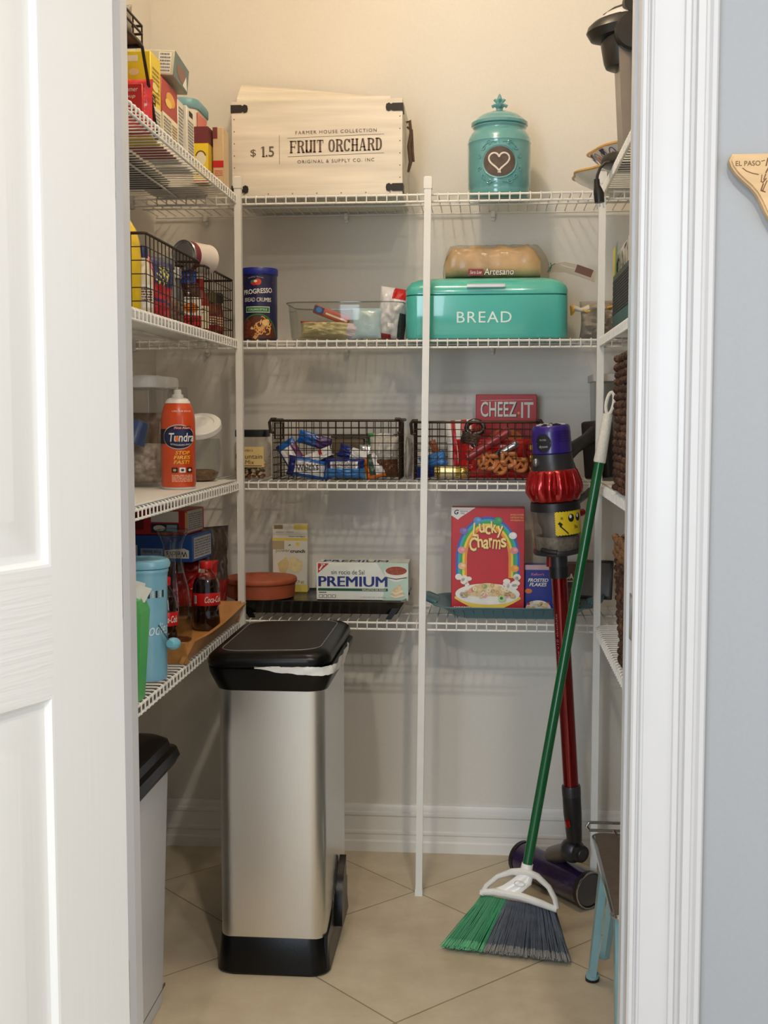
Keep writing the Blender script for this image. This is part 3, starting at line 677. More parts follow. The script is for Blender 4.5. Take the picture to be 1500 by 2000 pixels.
# --- wooden fruit crate, topmost shelf
cw, cd, ch = .432, .245, .236
crate_wood = mat((226, 218, 204), .62, var=.17, scale=4, stretch=(.6, 3, 9), bump=.1)
t = thing('fruit_crate', 'whitewashed wooden FRUIT ORCHARD crate on the topmost back shelf', 'crate', (-.432, 3.198, Z0), 0)
b = MB(); b.box(-cw/2, -cd/2, 0, cw/2, cd/2, .010, crate_wood); b.box(-cw/2, -cd/2, .010, cw/2, -cd/2+.011, ch, crate_wood); b.box(-cw/2, cd/2-.011, .010, cw/2, cd/2, ch, crate_wood)
b.box(-cw/2, -cd/2+.011, .010, -cw/2+.011, cd/2-.011, ch, crate_wood); b.box(cw/2-.011, -cd/2+.011, .010, cw/2, cd/2-.011, ch, crate_wood);
body = b
b = MB(); b.rings([[(-.205, -.112, ch+.001+e), (.185, -.112, ch+.001+e), (.125, .118, ch+.060+e), (-.238, .118, ch+.102+e)] for e in (0, .008)], crate_wood); b.build('crate_lid', t)
IRON = mat((44, 38, 34), .5, .3, var=.15)
def strap(x, z, sx):
    b = MB(); y = -cd/2
    out = [(0, -.0095), (.024, -.0095), (.028, -.007), (.033, -.0105), (.040, -.0075), (.0415, 0), (.040, .0075), (.033, .0105), (.028, .007), (.024, .0095), (0, .0095)]
    pts = [(x+sx*p[0], z+p[1]) for p in out]
    if sx < 0: pts = pts[::-1]
    b.prism(pts, y-.0022, y, IRON); xo = x-sx*.0022
    b.box(min(x, xo), y-.0022, z-.0095, max(x, xo), y+.04, z+.0095, IRON); b.build('corner_strap', t)
strap(-cw/2, ch-.018, 1); strap(cw/2, ch-.021, -1); strap(-cw/2, .018, 1); strap(cw/2, .018, -1)
b = body; q = random.Random(2); NAIL = mat((110, 98, 84), .5)
for i in range(8):
    for x in (-cw/2+.006, cw/2-.006):
        b.T = Matrix.Translation((x, -cd/2-.0004, .012+i*.030)) @ Matrix.Rotation(PI/2, 4, 'X'); b.lathe([(.0016, 0), (.0012, .0006)], NAIL, 8)
for i in range(7): b.T = Matrix.Translation((-cw/2+.03+i*.062, -cd/2-.0004, .006)) @ Matrix.Rotation(PI/2, 4, 'X'); b.lathe([(.0016, 0), (.0012, .0006)], NAIL, 8)
b.build('crate_body', t)
pr = front(cw, cd, ch); CI = mat((104, 88, 76), .8, var=.12, scale=120)
pr.txt('$', .126, .455, .085, CI, w=.033); slab(pr, '1', .186, .470, .110, .030, CI, 2); pr.txt('.5', .224, .470, .110, CI, w=.050, bold=.012)
pr.line([(.281, .335), (.281, .640)], .0010, CI); pr.line([(.327, .607), (.895, .632)], .0010, CI); pr.line([(.329, .413), (.895, .436)], .0010, CI)
slab(pr, 'FRUIT ORCHARD', .612, .522, .130, .545, CI, 2, .018); pr.txt('FARMER HOUSE COLLECTION', .614, .668, .035, CI, w=.475, bold=.012, rot=.014, space=1.25)
pr.txt('ORIGINAL & SUPPLY CO. INC', .612, .362, .035, CI, w=.45, bold=.006, rot=.012, space=1.25)
pr.build('printed_front', t)
b = MB(); lt = mat((86, 64, 48), .6, var=.15)
b.tube([(cw/2+.003, -.02, .20), (cw/2+.012, -.02, .205), (cw/2+.015, -.02, .175), (cw/2+.010, -.02, .14), (cw/2+.014, -.018, .10), (cw/2+.008, -.018, .075)], [.0035, .004, .004, .005, .005, .003], lt, 8)
b.tube([(cw/2+.003, .03, .20), (cw/2+.014, .02, .19), (cw/2+.017, .0, .13), (cw/2+.021, .0, .105)], [.003, .004, .005, .003], lt, 8); b.build('leather_handle', t)

# --- teal ceramic canister with a chalk heart
t = thing('ceramic_canister', 'teal ceramic lidded canister with chalkboard heart and fleur finial on the topmost back shelf', 'canister', (.0265, 3.185, Z0))
TC = mat((98, 160, 164), .16, var=.06, scale=14, coat=.7)
prof = [(.070, 0), (.0755, .004), (.0775, .010), (.0782, .020), (.0775, .024), (.0795, .028), (.0805, .06), (.081, .13), (.0805, .138), (.0818, .141), (.0805, .145), (.0795, .152), (.0745, .163), (.069, .170), (.0660, .1745), (.0665, .178), (.0690, .181)]
cr = lambda z: next((prof[i][0]+(prof[i+1][0]-prof[i][0])*(z-prof[i][1])/(prof[i+1][1]-prof[i][1]) for i in range(len(prof)-1) if prof[i][1] <= z <= prof[i+1][1]), .08)
b = MB(); b.lathe(prof+[(.0690, .1835), (.0672, .1850)], TC, 56); b.build('canister_body', t)
b = MB(); b.lathe([(.0675, .1845), (.0725, .187), (.0728, .1935), (.0700, .197), (.0640, .1995), (.0620, .203), (.050, .2125), (.035, .219), (.018, .2225), (.010, .2245)], TC, 48); ld = b.build('lid', t)
b = MB(); b.lathe([(.010, .2235), (.0085, .229), (.0095, .231), (.0070, .2335), (.0105, .2365), (.012, .241), (.0075, .2475), (.0085, .252), (.006, .259), (.0035, .265), (.0012, .269)], TC, 20)
for k in range(4):
    a = PI/2*k; c_, s_ = math.cos(a), math.sin(a)
    b.tube([(.006*c_, .006*s_, .236), (.013*c_, .013*s_, .241), (.0175*c_, .0175*s_, .2385), (.016*c_, .016*s_, .234)], [.004, .0042, .0045, .0025], TC, 8)
    b.tube([(.005*c_, .005*s_, .246), (.012*c_, .012*s_, .254), (.015*c_, .015*s_, .2515)], [.004, .0042, .0025], TC, 8)
b.build('finial', ld)
pr = cylf(.0812, .13, .022); cc = (.5, .5)
pr.ell(.5, .47, .172, .305, TC, 1, 28); pr.ell(.5, .47, .160, .285, mat((92, 80, 74), .8, var=.2, scale=50), 3, 28); pr.build('chalkboard_oval', t)
pr = cylf(.0812, .13, .022)
hp = [(16*math.sin(a)**3, 13*math.cos(a)-5*math.cos(2*a)-2*math.cos(3*a)-math.cos(4*a)) for a in [2*PI*k/40 for k in range(41)]]
CH = mat((222, 216, 208), .9, var=.1, scale=200)
pr.line([(.496+x*.0063, .485+y*.0122) for x, y in hp], .0042, CH, 5); pr.line([(.486, .255), (.51, .305)], .0035, CH, 5); pr.line([(.512, .25), (.488, .31)], .0035, CH, 5); pr.build('chalk_heart', t)
b = MB(); fr = cylf(.0812, .13, .022)
def emb(pts, r): b.tube([fr.P(u, v, 1) for u, v in pts], r, TC, 6)
emb([(.5+.176*math.cos(2*PI*k/36), .47+.312*math.sin(2*PI*k/36)) for k in range(37)], .0016)
for sx in (-1, 1):
    for sv in (-1, 1):
        sp = lambda cu, cv, r0, turns, a0: [(.5+sx*(cu+r0*(1-k/22)*math.cos(a0+turns*2*PI*k/22)), .47+sv*(cv+2*r0*(1-k/22)*math.sin(a0+turns*2*PI*k/22))) for k in range(19)]
        emb(sp(.10, .36, .030, 1.2, 0), .0013); emb(sp(.17, .27, .026, 1.2, 2), .0013); emb(sp(.205, .12, .026, -1.1, 1), .0013)
        emb([(.5+sx*u, .47+sv*v) for u, v in ((.03, .37), (.07, .385), (.12, .36), (.16, .31), (.19, .24))], .0012)
b.build('embossed_scrolls', t)

# --- second shelf: bread crumb can
t = thing('bread_crumb_can', 'dark blue BREAD CRUMBS can at the left end of the second back shelf', 'can', (-.5895, 3.12, Z1))
b = MB(); b.lathe([(.0455, 0), (.0465, .002), (.0462, .004), (.0462, .168)], mat((20, 22, 70), .35, coat=.3), 40); b.build('can_body', t)
b = MB(); b.lathe([(.0478, .166), (.0485, .168), (.0485, .180), (.047, .1835), (.043, .1840), (.042, .182)], mat((30, 40, 140), .35), 40); b.build('lid', t)
pr = cylf(.0463, .166, .003, .08); GRN = mat((40, 120, 62), .5)
pr.strips([(.14+.72*i/24, .005, .005+.355*math.sqrt(max(0, 1-((i-12)/12.6)**2))) for i in range(25)], mat((84, 40, 26), .5, var=.3, scale=140), 1)
pr.arc(.5, .0, .365, .372, .15, PI-.15, .003, GRN, 2)
q = random.Random(5); MEAT = mat((110, 52, 32), .5, var=.45, scale=160); PASTA = mat((226, 160, 84), .5, var=.15)
for cu, cv, r in ((.30, .22, .085), (.40, .12, .09), (.27, .07, .07), (.45, .03, .07)): pr.ell(cu, cv, r, r*.93, MEAT, 2)
for k in range(26):
    a = q.uniform(0, 6); pr.arc(.58+q.uniform(-.10, .11), .19+q.uniform(-.09, .10), q.uniform(.03, .07), q.uniform(.03, .06), a, a+q.uniform(1.5, 3.5), .0022, PASTA if k % 3 else mat((238, 196, 130), .5), 3+k % 3, 8)
pr.line([(.44, .0), (.60, .20)], .009, mat((196, 150, 88), .5), 7); pr.ell(.63, .24, .05, .045, mat((222, 190, 120), .5), 8)
for k in range(5): pr.ell(.405+q.uniform(-.02, .02), .15+q.uniform(-.02, .02), .014, .014, CREAM, 4)
pr.rect(.28, .40, .72, .49, PAPER, 2); pr.rect(.29, .41, .71, .48, GRN, 3); pr.txt('ITALIAN STYLE', .5, .445, .030, PAPER, 4, w=.33, bold=.02)
pr.txt('BREAD CRUMBS', .5, .595, .062, PAPER, 2, w=.50, bold=.015); pr.txt('PROGRESSO', .5, .725, .075, PAPER, 3, w=.54, bold=.02, rot=.08)
pr.line([(.2, .80), (.45, .815), (.8, .86)], .002, RED, 2); pr.line([(.2, .665), (.5, .668), (.8, .72)], .002, RED, 2)
pr.ell(.44, .855, .06, .04, RED, 2); pr.ell(.51, .865, .06, .05, mat((206, 62, 40), .5), 3); pr.ell(.47, .875, .03, .02, CREAM, 4); pr.ell(.41, .87, .03, .02, GRN, 3); pr.txt('quality foods', .47, .925, .022, LGREY, 2, w=.28, bend=.015)
pr.build('printed_label', t)

# --- clear plastic bin with packets
bx, by = -.366, 3.185
t = thing('clear_bin', 'clear plastic open bin on the second back shelf left of the bread box', 'bin', (bx, by, Z1))
b = MB()
def bring(w, d, z, r): return rrect(w, d, r, 6, z=z)
b.rings([bring(.275, .185, .0012, .03), bring(.283, .19, .008, .034), bring(.296, .20, .088, .04), bring(.304, .21, .0935, .043), bring(.306, .212, .0945, .044), bring(.304, .21, .0955, .043)], clear((226, 228, 222), .42), cap=False)
b.build('bin_wall', t)
b = MB(); b.rings([bring(.274, .184, .0005, .03), bring(.274, .184, .0020, .03)], clear((228, 228, 224), .2)); b.build('bin_floor', t)
b = MB(); b.tube([(p[0], p[1], .0945) for p in rrect(.305, .211, .044, 6)], .0018, clear((196, 200, 196), .55), 6, True); b.build('rim', t)
b = MB(); b.bag(.17, .045, .075, lambda u, v: RED if v > .86 and u < .45 else (mat((232, 214, 226), .25, coat=.4) if u > .78 else mat((216, 202, 156), .35, coat=.4, var=.15, scale=30)), 2, 30, 22, .2)
b.build('snack_bag', loc=(bx-.04, by-.035, Z1+.004), rot=(math.radians(-8), math.radians(3), 0), label='clear bag of pale noodles lying in the clear plastic bin', cat='bag')
b = MB(); b.rbox((0, 0, .012), .10, .03, .024, .004, mat((186, 84, 56), .4, coat=.3)); q = b.build('snack_packet', loc=(bx-.052, by+.03, Z1+.062), rot=(0, math.radians(21), .1), label='long orange packet leaning up in the clear plastic bin', cat='packet')
p_ = front(.10, .03, .024); p_.rect(.02, .15, .28, .85, mat((40, 60, 120), .4)); p_.ell(.15, .5, .08, .3, SKY, 2); p_.rect(.35, .3, .95, .5, CREAM, 1); p_.build('printed_front', q)
b = MB(); b.bag(.075, .080, .02, lambda u, v: mat((176, 204, 214), .3, coat=.3, var=.12), 5, 20, 20, .1)
b.build('blue_piece', loc=(bx+.054, by-.05, Z1+.006), rot=(math.radians(-12), 0, .05), label='pale blue pillow shape standing in the clear plastic bin', cat='packet')  # thin pale blue pillow shape, upright at the front of the bin
b = MB(); rf = lambda u, v: RED if (v > .80 and u > .45) or (v < .12 and u < .6) else (mat((70, 66, 70), .4) if u > .8 and v < .55 else mat((232, 230, 234), .3, coat=.4))
b.bag(.085, .135, .06, rf, 8, 26, 28, .2)
b.build('snack_bag', loc=(bx+.106, by-.01, Z1+.004), rot=(0, math.radians(10), -.15), label='white snack bag with red top poking out of the clear plastic bin', cat='bag')

# --- bread box, loaf and bag
t = thing('bread_box', 'turquoise enamel BREAD box on the second back shelf', 'bread box', (-.0045, 3.19, Z1))
EN = mat((84, 190, 178), .16, var=.015, coat=.6)
w, d, h = .411, .215, .157
def sect(x, hh, dd, z0, rr):
    P = [(x, -dd/2, z0), (x, dd/2, z0)]
    for i in range(9): a = PI/2*i/8; P.append((x, dd/2-rr+rr*math.cos(a), hh-rr+rr*math.sin(a)))
    for i in range(9): a = PI/2+PI/2*i/8; P.append((x, -dd/2+rr+rr*math.cos(a), hh-rr+rr*math.sin(a)))
    return P
b = MB(); b.rings([rrect(w-.008, d-.006, .030, 8, z=.001), rrect(w, d, .034, 8, z=.006), rrect(w, d, .034, 8, z=.108), rrect(w-.004, d-.004, .034, 8, z=.1095)], EN); b.build('box_body', t)
b = MB(); R = []
for e, z in ((.002, .111), (0, .1125), (0, .125), (.004, .134), (.013, .1445), (.026, .152), (.045, .1565), (.08, .1575)): R.append(rrect(w-2*e, d-2*e, max(.006, .036-e*.1), 8, z=z))
b.rings(R, EN); ld = b.build('lid', t)
b = MB(); b.rings([rrect(w-.006, d-.006, .034, 8, z=.1085), rrect(w-.006, d-.006, .034, 8, z=.1120)], mat((30, 80, 76), .6)); b.build('lid_gap', t)
b = MB(); b.T = Matrix.Translation((0, 0, 0)); b.prism([(-d/2-.006, .1265), (-d/2-.0085, .1285), (-d/2-.009, .134), (-d/2-.006, .1365), (-d/2+.006, .138), (-d/2+.006, .1265)], -.048, .047, mat((226, 228, 228), .25, .35), 'x'); b.build('handle', ld)
pr = front(w, d, h); pr.txt('BREAD', .488, .345, .175, mat((222, 240, 236), .4), 2, w=.335, bold=.0, space=1.12); pr.build('painted_word', t)
# loaf
t = thing('bread_loaf', 'wrapped sliced sandwich loaf lying on top of the turquoise bread box', 'loaf of bread', (.012, 3.185, Z1+.1585))
b = MB(); LF = mat((208, 178, 138), .55, var=.25, scale=16, bump=.15)
R = []
for i in range(15):
    x = -.122+.244*i/14; e = math.sin(min(1, (i+.35)/2.2, (14.35-i)/2.2)*PI/2); hh = (.078+.004*math.sin(i*1.7))*(.55+.45*e); ww = .10*(.5+.5*e)
    R.append([(x, ww/2*math.copysign(abs(math.cos(a))**.62, math.cos(a)), .003+hh/2+hh/2*math.copysign(abs(math.sin(a))**.62, math.sin(a))) for a in [2*PI*k/24 for k in range(24)]])
b.rings(R, LF); b.build('bread', t)
b = MB(); R = []; q = random.Random(4); WR = clear((246, 238, 226), .16, .18)
for i in range(30):
    f = i/29; x = -.128+.272*f; e = math.sin(min(1, (f+.012)/.10, (1.03-f)/.16)*PI/2); hh = .084*(.22+.78*e); ww = .106*(.15+.85*e)
    R.append([(x+q.uniform(-.001, .001), (ww/2+q.uniform(-.0022, .0022))*math.copysign(abs(math.cos(a))**.6, math.cos(a)), .0015+hh/2+(hh/2+q.uniform(-.0016, .0022))*math.copysign(abs(math.sin(a))**.6, math.sin(a))) for a in [2*PI*k/32 for k in range(32)]])
b.rings(R, WR); wr = b.build('plastic_wrapper', t)
b = MB(); tw = [(.143, .012), (.160, .018), (.185, .020), (.215, .012), (.250, .000), (.262, -.006)]; R = []
for i, (x, z) in enumerate(tw):
    ww = [.012, .03, .045, .05, .055, .052][i]; R.append([(x, ww/2*math.cos(a), z+.010+ (.006+ww*.16)*math.sin(a)) for a in [2*PI*k/18 for k in range(18)]])
b.rings(R, WR, cap=False); b.build('wrapper_tail', wr)
b = MB(); b.T = Matrix.Translation((.232, -.030, .016)) @ Matrix.Rotation(.35, 4, 'Y'); b.box(-.022, -.0006, -.010, .022, 0, .010, mat((112, 74, 58), .5)); b.build('printed_band', wr)
b = MB(); b.tube([(.140, -.008, .016), (.146, -.012, .026), (.152, -.014, .034), (.160, -.012, .038)], .0011, mat((20, 110, 96), .4), 6); b.tube([(.146, -.008, .018), (.150, -.014, .030), (.148, -.014, .040)], .0011, mat((20, 110, 96), .4), 6); b.build('twist_tie', wr)
p_ = Pr(lambda a, bb, l: (a-.125, -.0580-l, bb), .25, .085)
p_.rect(.25, .05, .40, .24, DRED); p_.txt('Sara Lee', .325, .15, .10, PAPER, 2, w=.12, shear=.3); p_.txt('Artesano', .56, .16, .19, mat((96, 60, 50), .5), 3, w=.30, shear=.15, bold=.03); p_.txt('Artesano', .56, .16, .19, PAPER, 5, w=.30, shear=.15)
p_.build('printed_band', wr)
b = MB(); cb = mat((150, 136, 120), .3, var=.2, coat=.4)
bb_ = thing('bread_bag', 'crumpled bag of rolls with yellow tie behind the right end of the turquoise bread box', 'bag', (.318, 3.18, Z1), (0, 0, -.3))
b.bag(.17, .10, .10, lambda u, v: mat((158, 146, 132), .3, var=.2, coat=.3), 21, 30, 24, .3); b.build('bag_body', bb_, loc=(.0, 0, .002))
b = MB(); b.tube([(-.055, -.02, .082), (-.075, -.028, .078), (-.090, -.03, .084), (-.097, -.03, .076)], [.010, .005, .009, .006], mat((206, 196, 180), .35, var=.2), 10); b.tube([(-.075, -.028, .083), (-.060, -.03, .073), (-.02, -.045, .075), (.02, -.04, .086)], .0028, mat((224, 178, 60), .5), 8)
b.tube([(-.088, -.034, .090), (-.097, -.036, .086), (-.094, -.036, .074), (-.098, -.034, .064)], [.003, .005, .006, .002], mat((224, 170, 50), .5), 8); b.build('yellow_tie', bb_)

# --- third shelf: jar of nut mix
t = thing('nut_mix_jar', 'square clear jar of Mountain Mix with black lid behind the left shelf pole', 'jar', (-.611, 3.125, Z2))
b = MB(); b.lathe([(.036, .001), (.043, .003), (.0445, .012), (.0445, .084), (.042, .094), (.037, .100), (.0365, .112)], clear((232, 226, 214), .4), 48, sq=7, cap=False); b.build('glass_body', t)
b = MB(); b.lathe([(.0405, .110), (.0415, .112), (.0415, .127), (.040, .1285)], BLACK, 40, sq=7)
lj = b.build('lid', t)
nutc = [mat((222, 196, 152), .5), mat((150, 96, 56), .5), mat((84, 46, 32), .5), mat((238, 222, 190), .5), mat((110, 60, 40), .5)]
for i, m in enumerate(nutc):
    b = MB(); q = random.Random(20+i)
    for k in range(26):
        x, y, z = q.uniform(-.034, .034), q.uniform(-.036, -.012), .007+q.random()**1.3*.036
        a = q.uniform(0, 6.3); r = .0075
        b.tube([(x+r*math.cos(a+s)*.8, y, z+r*math.sin(a+s)*.7) for s in (0, .7, 1.4, 2.1)], [.0022, .0036, .0036, .0022], m, 6)
    b.build(['cashews', 'almonds', 'raisins', 'peanuts', 'hazelnuts'][i], t, kind='stuff')
pr = front(.084, .0895, .094); pr.rect(.06, .34, .94, .90, mat((206, 180, 122), .7, var=.05)); BK = mat((60, 40, 26), .6)
pr.txt("Durbin's", .42, .81, .08, BK, w=.36, shear=.2); pr.txt('Mountain', .48, .64, .13, BK, w=.82); pr.txt('Mix', .50, .48, .11, BK, w=.28, shear=.1); pr.rect(.12, .37, .88, .39, BK, 2); pr.build('printed_label', t)

# --- wire baskets
def wire_basket(label, W, D, H, loc, rot, nx, nz, ny, r=.0011, handles=True, tag_=False, group='brown wire baskets', taper=.0, wm=BRONZE):
    t = thing('wire_basket', label, 'basket', loc, rot, group)
    b = MB()
    for x in [-W/2+W*i/nx for i in range(nx+1)]:
        for y in (-D/2, D/2): b.tube([(x, y, 0.001), (x, y, H)], r, wm, 5)
        b.tube([(x, -D/2, .0012), (x, D/2, .0012)], r, wm, 5)
    for y in [-D/2+D*i/ny for i in range(1, ny)]:
        for x in (-W/2, W/2): b.tube([(x, y, 0.001), (x, y, H)], r, wm, 5)
    for z in [H*i/nz for i in range(1, nz)]+[.0022]: b.tube([(-W/2, -D/2, z), (W/2, -D/2, z), (W/2, D/2, z), (-W/2, D/2, z)], r, wm, 5, True)
    b.build('wire_grid', t)
    b = MB(); b.tube([(p[0], p[1], H) for p in rrect(W, D, .006, 3)], .0030, wm, 8, True); b.build('rim', t)
    if handles:
        for sx in (-1, 1):
            b = MB(); x = sx*(W/2+.002)
            b.tube([(x-sx*.006, -D/2-.001, H-.030), (x+sx*.003, -D/2-.001, H-.030), (x+sx*.006, -D/2-.001, H-.004), (x+sx*.001, -D/2-.001, H+.004), (x-sx*.012, -D/2-.001, H+.004)], .0042, wm, 8)
            b.tube([(x+sx*.002, -D/2, H+.002), (x+sx*.002, D/2, H+.002)], .0042, wm, 8); b.build('rim_handle', t)
    if tag_:
        b = MB(); x = -W/2+.016; b.tube([(x-.011, -D/2-.002, H-.006), (x+.011, -D/2-.002, H-.006), (x+.011, -D/2-.002, H-.046), (x-.011, -D/2-.002, H-.046)], .0024, wm, 6, True, up=(0, 1, 0)); b.build('label_frame', t)
    return t
bk1 = (-.3876, 3.17)
wire_basket('brown wire basket of white and blue snack packs, left of the middle shelf pole', .326, .175, .152, (bk1[0], bk1[1], Z2), 0, 16, 8, 8, tag_=True)
bk2 = (-.027, 3.152)
wire_basket('brown wire basket with pretzels and popcorn bag, right of the middle shelf pole', .318, .135, .148, (bk2[0], bk2[1], Z2), 0, 16, 8, 6)
WP_ = mat((230, 230, 230), .3, coat=.4); BP = mat((24, 96, 180), .3, coat=.4); DBP = mat((18, 40, 120), .3, coat=.4); KR = mat((112, 98, 78), .8, var=.15)
def pack(name, label, w, h, d, fn, loc, rot, seed, cat='snack', pr=None, zb=0, group=None, amp=.22):
    b = MB(); b.bag(w, h, d, fn, seed, 28, 26, amp); o = b.build(name, loc=loc, rot=rot, label=label, cat=cat, group=group)
    if pr:
        p_ = Pr(lambda a, bb, l: (a-w/2, -d*.56-l, bb), w, h); pr(p_); p_.build('printed_front', o)
    return o
def stripes(*ms): return lambda u, v: ms[min(len(ms)-1, int(v*len(ms)))]
x0, y0, zz = bk1[0], bk1[1], Z2+.004
pack('snack_bar', 'white and blue bar standing upright at the left of the snack basket', .055, .095, .018, lambda u, v: BP if v > .82 or u < .1 else (WP_ if u < .7 else mat((96, 46, 96), .3)), (x0-.100, y0-.01, zz+.012), (math.radians(-10), math.radians(-32), 0), 3)
pack('snack_bar', 'purple topped blue bar leaning behind the white packs in the snack basket', .095, .035, .018, lambda u, v: mat((70, 40, 110), .3) if u > .55 else BP, (x0-.075, y0+.03, zz+.078), (0, math.radians(17), 0), 4)
pack('snack_pack', 'white and blue crumpled pack lying low at the left front of the snack basket', .10, .052, .035, lambda u, v: DBP if u < .18 else (WP_ if .2 < v < .8 else BP), (x0-.085, y0-.055, zz), (0, math.radians(10), .15), 5, pr=lambda p: (p.txt("Welch's", .52, .56, .36, INK, 1, w=.55, bold=.02, rot=.25),))
pack('snack_pack', 'white wrapped bar with red spot lying across the snack basket middle', .085, .036, .03, lambda u, v: RED if .62 < u < .72 and v > .6 else (WP_ if v > .3 else mat((20, 30, 60), .3)), (x0-.048, y0-.04, zz+.034), (0, math.radians(-22), .1), 6)
pack('snack_pack', 'shiny bright blue pack lying flat at the front middle of the snack basket', .105, .050, .035, lambda u, v: WP_ if .5 < v < .86 and .15 < u < .85 else (SKY if v < .5 else DBP), (x0+.020, y0-.058, zz), (0, 0, -.05), 7, pr=lambda p: [p.fine(.22, .52, .8, .84, 4, GREY, 1)])
pack('snack_pack', 'white and royal blue bar resting slanted on the bright blue pack', .10, .036, .028, lambda u, v: DBP if u < .34 or u > .9 else WP_, (x0+.042, y0-.03, zz+.040), (0, math.radians(18), -.1), 8)
pack('snack_pack', 'navy blue pack end between the white packs in the snack basket', .055, .05, .03, lambda u, v: DBP if v > .4 else BP, (x0-.010, y0-.035, zz+.004), (0, math.radians(-35), 0), 9)
b = MB(); b.rbox((0, 0, .020), .085, .05, .040, .003, KR); b.rbox((.008, .0, .0455), .105, .055, .008, .002, mat((74, 66, 58), .7)); b.build('cardboard_box', loc=(x0+.018, y0+.048, zz+.060), rot=0, label='small brown cardboard box behind the packs in the snack basket', cat='box')
b = MB(); b.rbox((0, 0, .036), .08, .05, .072, .003, mat((90, 88, 86), .6)); b.build('carton', loc=(x0+.020, y0+.052, zz-.0125), label='grey carton under the cardboard box in the snack basket', cat='box')
pack('snack_bag', 'silver grey pouch standing beside the cardboard box in the snack basket', .060, .085, .025, lambda u, v: mat((170, 176, 184), .25, .5) if v > .3 else WP_, (x0+.082, y0-.01, zz), (math.radians(-6), 0, .1), 10)
pack('snack_bag', 'white and orange pouch leaning right of the silver pouch', .050, .065, .025, lambda u, v: ORANGE if u < .22 or v < .12 else (WP_ if u > .55 else mat((60, 84, 70), .3)), (x0+.102, y0-.045, zz), (math.radians(-5), math.radians(-14), 0), 11)
pack('nut_bag', 'clear bag of brown nuts at the right end of the snack basket', .075, .105, .06, lambda u, v: mat((96, 58, 34), .5, var=.4, scale=150) if v < .48 else mat((190, 186, 178), .2, var=.2, coat=.4), (x0+.120, y0-.02, zz), (0, 0, .1), 12)
pack('snack_bag', 'green cornered grey pouch at the right rear of the snack basket', .07, .115, .02, lambda u, v: GREEN if u < .25 and v > .72 else mat((172, 170, 166), .3, coat=.3), (x0+.105, y0+.045, zz), (math.radians(6), 0, 0), 13)
pack('plastic_pouch', 'clear creased plastic pouch wedged between the two brown wire baskets', .085, .11, .014, lambda u, v: mat((196, 192, 184), .25, var=.15, coat=.3), (-.2035, 3.16, Z2), (0, 0, PI/2-.1), 14)
# second basket
x0, y0, zz = bk2[0], bk2[1], Z2+.004
t = carton('cracker_box', 'tall red CHEEZ-IT box standing behind the brown wire basket', .163, .050, .222, (.0510, 3.300, Z2), -.02, mat((186, 22, 28), .4, coat=.2))
pr = front(.163, .050, .222); pr.line([(.08, .925), (.93, .935)], .0012, mat((240, 190, 170), .5)); pr.txt('CHEEZ', .385, .815, .185, INK, 2, w=.60, bold=.02); pr.txt('CHEEZ', .375, .82, .185, PAPER, 4, w=.59, bold=.014)
pr.txt('IT', .845, .81, .19, PAPER, 4, w=.20, bold=.014); pr.poly([(.675, .78), (.695, .75), (.735, .765), (.715, .80)], ORANGE, 5); pr.poly([(.692, .778), (.70, .766), (.718, .771), (.712, .785)], YEL, 6)
pr.ell(.5, .35, .34, .24, ORANGE, 2); pr.build('printed_front', t)
pack('popcorn_bag', 'red and white striped popcorn bag at the left rear of the right wire basket', .085, .150, .03, lambda u, v: RED if int(u*6) % 2 else PAPER, (x0-.032, y0+.045, zz), (0, math.radians(-4), 0), 31, pr=lambda p: [p.txt('PO', .6, .72, .12, PAPER, 2, bold=.03)])
pack('pretzel_bag', 'shiny red pretzel bag filling the right wire basket', .185, .100, .07, lambda u, v: mat((150, 78, 36), .4, var=.35, scale=50, coat=.4) if (.32 < u < .86 and .2 < v < .66 and (u-.58)**2*3+(v-.42)**2 > .006) else mat((176, 22, 20), .25, coat=.5), (x0+.040, y0-.022, zz), (math.radians(-3), 0, 0), 32)
b = MB(); PT = mat((168, 98, 46), .4, var=.2, coat=.3)
for cx, cz, s in ((.005, .044, 1), (.052, .050, 1), (.082, .036, .9), (.030, .030, .9), (-.012, .038, .7)):
    b.tube([(cx+s*.020*math.sin(a)*(1+.2*math.cos(2*a)), -.030-.003*math.sin(3*a), cz+s*.016*math.cos(a)-s*.004*math.cos(2*a)) for a in [2*PI*k/22 for k in range(22)]], .0068*s, PT, 8, True, up=(0, 1, 0))
    b.tube([(cx-s*.012, -.032, cz-s*.012), (cx, -.034, cz+s*.002), (cx+s*.012, -.032, cz-s*.012)], .0062*s, PT, 8)
b.build('pretzels', bpy.data.objects['pretzel_bag'], loc=(-.01, -.012, 0))
t = thing('meat_stick', 'dark red wrapped meat stick slanting across the right wire basket', 'snack', (x0+.030, y0-.050, zz+.088), (0, math.radians(-33), 0))
b = MB(); b.tube([(-.066, 0, 0), (-.062, 0, 0), (.062, 0, 0), (.066, 0, 0)], [.005, .013, .013, .005], mat((150, 40, 44), .3, coat=.4), 16, up=(0, 0, 1)); b.build('wrapper', t)
t = thing('foil_stick', 'silver wrapped snack stick lying just under the dark red stick', 'snack', (x0+.062, y0-.053, zz+.066), (0, math.radians(-30), 0))
b = MB(); b.tube([(-.06, 0, 0), (-.055, 0, 0), (-.03, .0, .002), (.0, 0, -.001), (.045, 0, .001), (.052, 0, 0)], [.002, .007, .0095, .008, .0105, .003], SILVER, 14, up=(0, 0, 1)); b.build('wrapper', t)
b = MB(); b.bag(.05, .02, .016, lambda u, v: BLACK, 2, 8, 6); b.T = None
b.build('printed_patch', t, loc=(-.02, -.003, -.009))
t = thing('coiled_snack', 'dark coiled snack pack with a ring top above the right wire basket', 'snack', (x0-.004, y0-.030, zz+.130), (math.radians(80), 0, 0))
